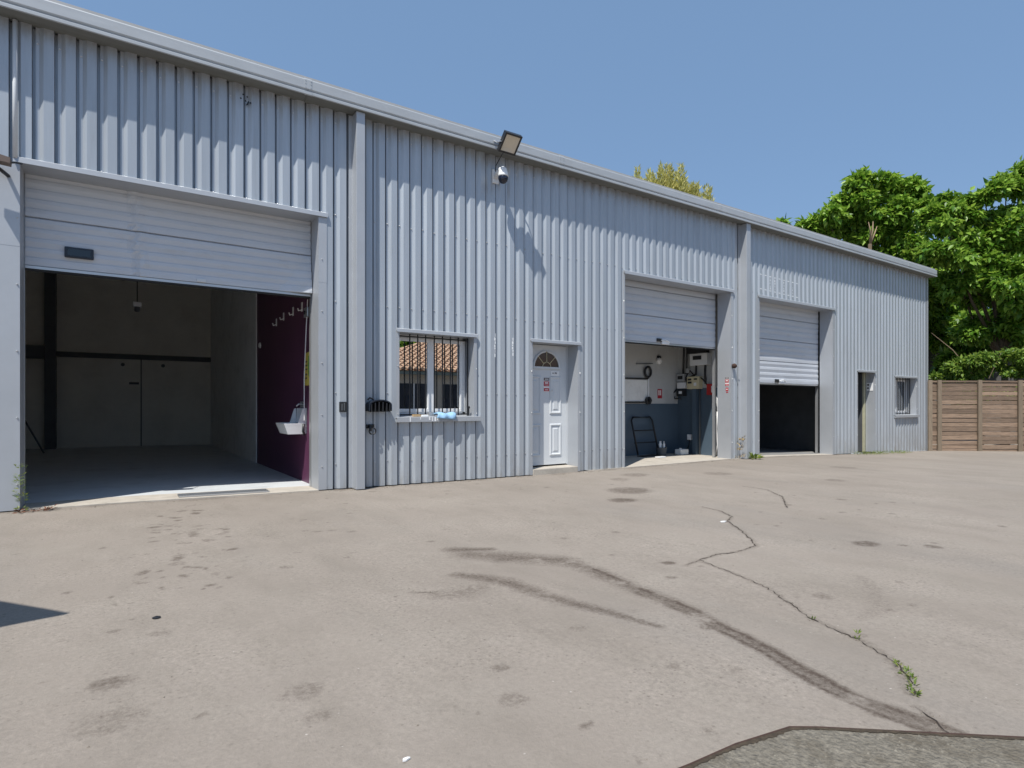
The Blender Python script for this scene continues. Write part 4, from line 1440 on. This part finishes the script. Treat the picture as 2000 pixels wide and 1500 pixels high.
t = thing('padlock_arm', (5.0, 8.7, 1.0), 'black shutter catch standing at the sill end', 'catch')
MB().box(4.985, 5.02, 8.66, 8.70, 1.0, 1.16, .006).build('arm', M_BLACK, t)
MB().lathe([(.022, 0), (.022, -.02)], (5.0, 8.66, 1.15), 'y', 10).build('knob', M_BLACK, t)
MB().box(3.75, 5.04, 8.94, 9.25, .98, 1.055).build('inner_sill', M_PVC, B)
t = thing('blue_carton', (3.95, 9.05, 1.055), 'bright blue carton inside the barred window', 'carton')
MB().box(4.03, 4.10, 9.0, 9.06, 1.056, 1.36, .004).build('bottle_box', mat('cyan_print', (.03, .32, .62), .4), t)
MB().box(4.11, 4.20, 8.98, 9.06, 1.056, 1.15, .004).build('small_box', mat('cyan_print', (.03, .32, .62), .4), t)
tag(MB().box(4.33, 4.45, 8.97, 9.04, 1.056, 1.115, .006).build('yellow_box', M_YELLOW), 'little yellow box on the inner window ledge', 'box')
t = thing('figurine', (4.72, 9.05, 1.055), 'small pink and red figurine inside the right casement', 'figurine')
MB().lathe([(.05, 0), (.055, .06), (.04, .13), (.03, .16)], (4.74, 9.06, 1.056), 'z', 12).build('body', M_RED, t, True)
MB().lathe([(.01, .16), (.045, .18), (.055, .22), (.04, .26), (.01, .28)], (4.74, 9.06, 1.056), 'z', 12).build('head', mat('pink_plastic', (.6, .3, .28), .5), t, True)
tag(MB().lathe([(.005, 0), (.032, .015), (.042, .04), (.032, .07), (.005, .085)], (4.79, 8.985, 1.056), 'z', 14).build('ball', mat('pale_yellow', (.65, .62, .25), .5), None, True), 'pale yellow ball on the inner window ledge', 'ball')

# ------------------------------------------------------------------ canopy outside the frame whose corner shades the yard
t = thing('canopy', (-3.2, 4.6, 0), 'flat canopy on posts whose corner shadow falls on the yard', 'canopy')
hc = 2.5
tip = Vector((-.22, 4.22)) - Vector((1.55, 1.0)) * (hc / 3.2)
e1, e2 = Vector((-.34, .46)).normalized(), Vector((-.98, -.18)).normalized()
P4 = [tip, tip + e1 * 1.6, tip + e1 * 1.6 + e2 * 2.6, tip + e2 * 2.6]
MB().prism([(p.x, p.y) for p in P4], hc, hc + .05, 'z').build('roof_panel', M_TRIM, t)
for k in (2, 3):
    p = P4[k] - e2 * .15
    MB().tube([(p.x, p.y, 0), (p.x, p.y, hc)], .04, 10).build('post', M_GALV, t)

# ------------------------------------------------------------------ fence
th = math.radians(34.234)
fd = Vector((math.cos(th), -math.sin(th) + .012, 0)).normalized()
fn = Vector((fd.y, -fd.x, 0))
F0 = Vector((22.99, 8.56, 0))
t = thing('wooden_fence', (24, 7.8, -.4), 'weathered brown horizontal board fence beside the warehouse', 'fence')
SP = 1.38
posts = [.30 + SP * k for k in range(-1, 7)]
posts[0] = -.02
zb0, zt0 = -.46, 2.02
nbd = 16
bh = (zt0 - .06 - zb0) / nbd
base_me = {}
for i in range(len(posts) - 1):
    a, b = posts[i], posts[i + 1]
    for k in range(nbd + 1):
        top = k == nbd
        ln = b - a - .004
        z0 = zb0 + k * bh
        hh = .055 if top else bh - random.uniform(.008, .022)
        off = random.uniform(-.012, .012)
        dp = .03 if not top else .06
        A = F0 + fd * (a + .002) + fn * (-.03 + off)
        V = []
        tilt = random.uniform(-.014, .014)
        for zz in (z0, z0 + hh):
            for q in (0, dp):
                for u in (0, ln):
                    p = A + fd * u + fn * q
                    V.append((p.x, p.y, zz + tilt * (u / ln)))
        MB().add(V, [(0, 2, 3, 1), (4, 5, 7, 6), (0, 1, 5, 4), (2, 6, 7, 3), (0, 4, 6, 2), (1, 3, 7, 5)]).build('board', M_WOOD, t)
for a in posts:
    A = F0 + fd * (a - .07) + fn * .036
    V = []
    for zz in (zb0 - .1, zt0 + .01):
        for q in (0, .05):
            for u in (0, .13):
                p = A + fd * u + fn * q
                V.append((p.x, p.y, zz))
    MB().add(V, [(0, 2, 3, 1), (4, 5, 7, 6), (0, 1, 5, 4), (2, 6, 7, 3), (0, 4, 6, 2), (1, 3, 7, 5)]).build('post', M_POST, t)


# ------------------------------------------------------------------ vegetation
def leaf_mesh(P, Dr, L, Wd, rg):
    """folded rhombic leaves: bases P, unit directions Dr, lengths L, widths Wd"""
    n = len(P)
    up = np.tile([0, 0, 1.0], (n, 1)) + rg.normal(size=(n, 3)) * .45
    s = np.cross(Dr, up)
    s /= np.linalg.norm(s, axis=1)[:, None] + 1e-9
    nn = np.cross(s, Dr)
    L, Wd = L[:, None], Wd[:, None]
    a = P
    b = P + Dr * L * .42 + s * Wd * .5 + nn * Wd * .14
    c = P + Dr * L - nn * L * .12
    d = P + Dr * L * .42 - s * Wd * .5 + nn * Wd * .14
    V = np.stack([a, b, c, d], 1).reshape(-1, 3)
    i = np.arange(n)[:, None] * 4
    F = np.concatenate([i + [0, 1, 2], i + [0, 2, 3]], 1).reshape(-1, 3)
    return V, F


def unit(v):
    return v / (np.linalg.norm(v, axis=1)[:, None] + 1e-9)


def broad_crown(lobes, per, size, seed, droop=.45, bough=.34, nb=10, tight=1.0):
    """leaves hung in whorls on boughs spread over every lobe"""
    rg = np.random.default_rng(seed)
    PP, DD = [], []
    for (x, y, z, r) in lobes:
        c = np.array([x, y, z])
        nbo = max(5, int(nb * (r / 1.3) ** 1.4))
        bd = unit(rg.normal(size=(nbo, 3)) * [1, 1, .9])
        bc = c + bd * r * (rg.random((nbo, 1)) ** .4) * .82
        for q in bc:
            br = r * bough * (.65 + .6 * rg.random()) * (1.3 / max(r, .6)) ** .35
            nc = int(per * (.7 + .6 * rg.random()))
            cd = unit(rg.normal(size=(nc, 3)))
            cc = q + cd * br * (rg.random((nc, 1)) ** .45) * [1, 1, .62]
            for w_ in range(8):
                d = unit(unit(cc - c) * .55 + rg.normal(size=(nc, 3)) * .8 + [0, 0, -droop])
                PP.append(cc + rg.normal(size=(nc, 3)) * size * .28)
                DD.append(d)
    P, Dr = np.concatenate(PP), np.concatenate(DD)
    n = len(P)
    L = size * (.65 + .7 * rg.random(n))
    return leaf_mesh(P, Dr, L, L * (.42 + .15 * rg.random(n)), rg)


def tree(name, base, lobes, per, size, m, label, seed, trunk_r=.16, cat='tree', group=None, limbs=True, **kw):
    t = thing(name, base, label, cat, group)
    V, F = broad_crown(lobes, per, size, seed, **kw)
    np_mesh('crown', V, F, m, t)
    rr = random.Random(seed)
    mb = MB()
    bx, by, bz = base
    cx_ = sum(l[0] for l in lobes) / len(lobes)
    cy_ = sum(l[1] for l in lobes) / len(lobes)
    zl = min(l[2] for l in lobes)
    fork = Vector((bx * .5 + cx_ * .5, by * .5 + cy_ * .5, bz + (zl - bz) * .75))
    mb.tube([(bx, by, bz - .2), ((bx + fork.x) / 2 + .08, (by + fork.y) / 2, (bz + fork.z) / 2), fork], [trunk_r, trunk_r * .8, trunk_r * .65], 9)
    for (x, y, z, r) in lobes:
        mid = fork.lerp(Vector((x, y, z)), .5) + Vector((rr.uniform(-.2, .2), rr.uniform(-.2, .2), rr.uniform(-.1, .3)))
        mb.tube([fork, mid, (x, y, z + r * .4)], [trunk_r * .5, trunk_r * .32, trunk_r * .1], 6)
    mb.build('trunk', M_BARK, t, True)
    return t


LA = [(25.37, 14.18, 8.89, 0.63), (25.64, 13.64, 9.36, 0.87), (26.87, 13.16, 9.9, 1.05), (27.18, 12.35, 10.18, 1.12), (28.65, 11.96, 10.81, 0.99), (29.05, 11.32, 10.7, 0.72), (27.0, 13.56, 8.66, 1.09), (27.9, 12.46, 8.77, 1.45), (28.44, 11.37, 8.93, 1.27), (28.79, 12.22, 7.37, 1.36), (29.58, 11.32, 7.3, 1.27), (30.43, 11.34, 5.81, 0.99)]
tree('broadleaf_tree', (28.2, 12.4, -.42), LA, 62, .27, M_LEAFA, 'tall broad-leaved tree rising just behind the warehouse roof end', 21)
LB = [(28.3, 8.5, 6.6, 1.1), (29.3, 7.9, 6.4, 1.1), (27.21, 9.79, 8.73, 0.8), (27.41, 9.17, 8.9, 0.8), (27.87, 8.5, 9.0, 0.83), (29.15, 8.23, 9.37, 0.8), (29.34, 7.85, 9.9, 0.67), (26.61, 9.23, 7.29, 1.04), (28.52, 8.78, 7.68, 1.2), (28.97, 7.86, 7.54, 1.36), (27.8, 9.39, 5.88, 0.96), (27.94, 8.2, 5.7, 1.2), (29.64, 7.65, 5.4, 1.28), (28.38, 9.24, 4.38, 0.72), (29.06, 8.04, 4.0, 0.96), (30.63, 6.98, 8.0, 1.92), (32.65, 6.21, 6.72, 2.24), (30.8, 6.86, 4.0, 1.44)]
tree('broadleaf_tree', (29.3, 8.3, -.42), LB, 62, .26, M_LEAFB, 'big broad-leaved tree overhanging the board fence at the picture edge', 22)
LD = [(33.5, 13.6, 7.0, 2.4), (36, 12.0, 6.0, 2.6), (31.5, 15.0, 7.6, 2.2), (38, 9.0, 6.5, 2.8), (33.0, 10.5, 4.0, 1.8), (31.5, 12.5, 4.4, 1.6), (30.2, 13.2, 5.2, 1.3), (31.2, 10.6, 2.6, 1.2)]
tree('background_tree', (34.5, 13.0, -.42), LD, 30, .36, M_LEAFB, 'dark tree filling the gaps behind the two broad-leaved trees', 23, trunk_r=.2)
for k, (bx, by) in enumerate(((33.5, 2.0), (35.0, -5.5), (36.5, -13.0))):  # trees added out of view to darken the right-facing rib sides
    tree('added_shade_tree', (bx, by, -.42), [(bx, by, 7.5, 2.8), (bx + .5, by + 2, 5.5, 2.4), (bx - .5, by - 2, 5.0, 2.4), (bx, by, 3.2, 2.3)], 16, .5, M_LEAFB,
         ['added unseen tree beyond the fence nearest the warehouse end', 'middle added unseen tree beyond the fence', 'added unseen tree beyond the fence farthest from the warehouse'][k], 51 + k, group='added unseen trees darkening the wall ribs')
tree('small_tree', (25.3, 15.5, -.42), [(25.25, 15.48, 9.12, .5), (25.0, 15.7, 8.5, .6)], 16, .3, M_LEAFA, 'leafy tip just clearing the roof left of the big trees', 24, trunk_r=.08)
LS = [(24.87, 8.48, 2.35, .5), (25.48, 8.06, 2.6, .62), (26.23, 7.55, 2.75, .72), (26.84, 7.14, 2.7, .8), (24.42, 8.78, 2.0, .3), (27.67, 6.57, 2.7, 1.0), (25.6, 8.2, 1.4, .7), (26.8, 7.4, 1.4, .8)]
tree('climbing_shrub', (25.8, 8.0, -.42), LS, 46, .15, M_LEAFC, 'light green climbing shrub spilling over the fence top', 25, trunk_r=.05, cat='shrub', nb=16)
# pruned bare stem between the crowns
t = thing('pruned_stem', (26.6, 12.1, -.42), 'pruned bare stem with three thin branches above the roof edge', 'stem')
MB().tube([(26.6, 12.1, -.4), (26.55, 12.1, 5), (26.59, 12.1, 8.0)], [.1, .09, .075], 8).build('stem', M_BARK, t, True)
for dx, dz in ((-.35, .85), (.05, .95), (.4, .8)):
    MB().tube([(26.59, 12.1, 7.95), (26.59 + dx * .5, 12.0, 8.0 + dz * .6), (26.59 + dx, 12.0, 8.0 + dz)], [.04, .03, .012], 6).build('branch', mat('pale_twig', (.3, .22, .15), .9), t, True)
# bare shoot poking out by the corner
t = thing('bare_shoot', (24.6, 8.9, 2.0), 'bare slanting shoot sticking out above the climbing shrub', 'branch')
MB().tube([(25.6, 8.2, 2.3), (24.9, 8.55, 3.15), (24.2, 8.95, 3.75)], [.02, .016, .006], 6).build('shoot', mat('pale_twig', (.3, .22, .15), .9), t)

# golden conifer behind the roof
t = thing('golden_conifer', (25.4, 21.4, -.42), 'golden yellow conifer showing its feathery tips over the roof', 'conifer')
rg = np.random.default_rng(77)
PP, DD = [], []
cen = np.array([25.45, 21.4])
right = np.array([math.cos(th), -math.sin(th)])
fwd = np.array([math.sin(th), math.cos(th)])
for k in range(36):
    a = -2.35 + 4.0 * ((k * .618) % 1)
    dpt = rg.uniform(-.9, .9)
    q = cen + right * a + fwd * dpt
    top = 13.7 - (.06 if a < 0 else .3) * abs(a) ** 1.5 + rg.uniform(-.5, .45) - (a > 0) * a * .25
    n = 620
    h = rg.random(n) ** .75
    z = top - h * 3.2
    rad = (.06 + .30 * np.minimum(h * 2.2, 1)) * np.sqrt(rg.random(n))
    an = rg.random(n) * 6.283
    P = np.stack([q[0] + rad * np.cos(an), q[1] + rad * np.sin(an), z], 1)
    Dr = unit(np.stack([np.cos(an) * .45, np.sin(an) * .45, np.full(n, 1.0)], 1) + rg.normal(size=(n, 3)) * .22)
    PP.append(P)
    DD.append(Dr)
P, Dr = np.concatenate(PP), np.concatenate(DD)
L = .14 + .18 * rg.random(len(P))
V, F = leaf_mesh(P, Dr, L, L * .28, rg)
np_mesh('crown', V, F, M_LEAFY, t)
MB().tube([(25.45, 21.4, -.4), (25.45, 21.4, 12.4)], [.2, .05], 8).build('trunk', M_BARK, t)

# neighbouring house half hidden by the trees
t = thing('neighbour_house', (38, 14.5, -.42), 'dark grey house wall glimpsed behind the shrub and trees', 'house')
MB().prism([(34.0, 13.4), (39.6, 9.6), (43, 14.6), (37.4, 18.4)], -.42, 4.6, 'z').build('wall', M_GREYW, t)
MB().prism([(33.6, 13.3), (39.6, 9.2), (43.4, 14.7), (37.4, 18.8)], 4.6, 4.85, 'z').build('roof', M_TILE, t)
MB().prism([(34.25, 13.19), (35.3, 12.478), (35.33, 12.53), (34.28, 13.24)], 1.6, 2.7, 'z').build('window', M_BLACK, t)


# weeds
def weed(name, spots, size, m, label, seed, up=.9, n_each=9):
    rg = np.random.default_rng(seed)
    PP, DD = [], []
    for (x, y, z, r) in spots:
        n = n_each
        a = rg.random(n) * 6.283
        q = np.sqrt(rg.random(n)) * r
        PP.append(np.stack([x + q * np.cos(a), y + q * np.sin(a), z + rg.random(n) * r * .6], 1))
        DD.append(unit(np.stack([np.cos(a), np.sin(a), np.full(n, up)], 1) + rg.normal(size=(n, 3)) * .35))
    P, Dr = np.concatenate(PP), np.concatenate(DD)
    L = size * (.6 + .8 * rg.random(len(P)))
    V, F = leaf_mesh(P, Dr, L, L * .34, rg)
    return tag(np_mesh(name, V, F, m), label, 'weeds')


rr = random.Random(3)
cr = []
for (x, y) in [(3.15, 1.31), (3.12, 1.28), (3.09, 1.25), (3.06, 1.23), (3.03, 1.21), (3.0, 1.195), (2.97, 1.18), (2.94, 1.165), (2.91, 1.15), (2.88, 1.135), (2.86, 1.125), (2.85, 1.12)]:
    cr.append((x + rr.uniform(-.01, .01), y + rr.uniform(-.01, .01), gz(x, y), .012))
weed('crack_weeds', cr, .022, M_WEED, 'little green weeds growing along the long yard crack', 31, n_each=8)
weed('weed_sprig', [(3.31, 1.57, gz(3.31, 1.57), .012), (3.31, 1.57, gz(3.31, 1.57) + .03, .006), (3.41, 1.87, gz(3.4, 1.87), .012)], .022, M_WEED, 'tiny upright weed sprig on the crack above the weed line', 32, 1.6, 7)
weed('green_weed', [(12.62, 8.36, g(12.6), .10), (12.68, 8.33, g(12.6), .1), (12.66, 8.38, g(12.6) + .04, .09)], .11, M_WEED, 'bright green weed at the foot of the second post', 33, .6, 26)
dry = [(12.25 + rr.uniform(0, .2), 8.5 + rr.uniform(-.05, .05), g(12.3) + rr.uniform(0, .5), .05) for _ in range(22)]
weed('dry_weeds', dry, .055, M_STRAW, 'dry straw-coloured weeds climbing beside the middle garage', 34, 1.3, 4)
ivy = [(-.845 + rr.uniform(-.02, .03), 8.56 + rr.uniform(-.03, .02), .02 + .5 * rr.random() ** 1.5, .04) for _ in range(26)]
weed('corner_weeds', ivy, .034, M_WEED, 'scraggly weeds at the left jamb of the big garage door', 35, .5, 6)
weed('dead_leaves', [(-.80 + rr.uniform(-.08, .25), 8.46 + rr.uniform(-.06, .06), .005, .04) for _ in range(12)], .05, mat('dead_leaf', (.16, .07, .04), .9, var=.3), 'reddish dead leaves on the ground by the left jamb', 36, .15, 5)
gs = [(x, y, g(x), .12) for x in np.arange(17.6, 20.4, .08) for y in (8.35 + rr.uniform(-.25, .15), 8.2 + rr.uniform(-.2, .2))]
tag(weed('grass_strip', gs, .035, M_WEED, 'thin green grass strip in front of the far doorway', 37, .8, 12), kind='stuff')

# white chips and litter on the yard
for (x, y, r, nm, lab) in ((.83, 1.86, .015, 'paper_scrap', 'white paper scrap on the near yard'), (5.5, 4.0, .05, 'white_strip', 'thin white strip lying on the middle yard')):
    zz = gz(x, y)
    tag(MB().prism([(x - r, y - r * .3), (x - r * .2, y - r * .5), (x + r, y - r * .1), (x + r * .5, y + r * .4), (x - r * .6, y + r * .4)], zz + .002, zz + .008, 'z').build(nm, M_PVC), lab, 'litter')
tag(MB().lathe([(.0, .003), (.022, .003), (.022, .006), (.006, .012)], (.21, 3.87, gz(.21, 3.87)), 'z', 10).build('bottle_cap', M_BLACK), 'small black cap lying on the yard', 'litter')

# ------------------------------------------------------------------ tiled house facing the warehouse (seen mirrored in the window)
t = thing('tiled_house', (13, -10, 0), 'low cream house with clay tile roof mirrored in the barred window', 'house')
hx0, hx1, hy0, hy1, he, hr = 8.1, 30.0, -22.4, -6.4, 2.72, 5.12
MB().box(hx0 + .4, hx1 - .4, hy0 + .4, hy1 - .45, -.4, he).build('wall', M_STUCCO, t)
MB().box(hx0 + .1, hx1 - .1, hy1 - .4, hy1 - .1, he - .16, he - .02).build('eave_board', mat('grey_green_paint', (.2, .25, .24), .7), t)
for k in range(7):
    x = 8.2 + 2.3 * k
    w_ = MB().box(x, x + 1.7, hy1 - .46, hy1 - .43, .1, 2.15).build('window', M_DARKB, t)
    MB().box(x + .82, x + .88, hy1 - .44, hy1 - .41, .1, 2.15).build('frame', M_PVC, w_)
ym = (hy0 + hy1) / 2
run = (hy1 - hy0) / 2
hip0, hip1 = hx0 + run, hx1 - run
MB().add([(hx0, hy1, he), (hx1, hy1, he), (hx1, hy0, he), (hx0, hy0, he), (hip0, ym, hr), (hip1, ym, hr)],
         [(0, 1, 5, 4), (1, 2, 5), (2, 3, 4, 5), (3, 0, 4), (0, 3, 2, 1)]).build('roof', M_TILE, t)
tv, tf = [], []
slope = (hr - he) / run
cols = np.arange(hx0 + .16, 20, .30)
for x in cols:
    lim = min(run, x - hx0, hx1 - x)
    n = int(lim / .40)
    for k in range(n + 1):
        d0, d1 = k * .40 - .02, min(k * .40 + .46, lim + .1)
        base = len(tv)
        jx = random.uniform(-.012, .012)
        for (d, lift, r) in ((d0, .06, .13), (d1, .012, .10)):
            for j in range(7):
                a = math.pi * j / 6
                tv.append((x + jx + r * math.cos(a), hy1 - d, he + d * slope + lift + r * .8 * math.sin(a)))
        for j in range(6):
            tf.append((base + j, base + j + 1, base + 8 + j, base + 7 + j))
        tf.append(tuple(base + j for j in range(7)))
o = MB().add(tv, tf).build('roof_tile', M_TILE, t)
tag(o, kind='stuff')
tree('garden_tree', (18.5, -27, 0), [(17.5, -24.5, 5.6, 1.6), (19.5, -26, 6.0, 2.0), (16.5, -27, 5.0, 1.8), (21.5, -27, 5.4, 2.0)], 14, .4, M_LEAFB, 'green garden tree beyond the tiled house roof', 41)
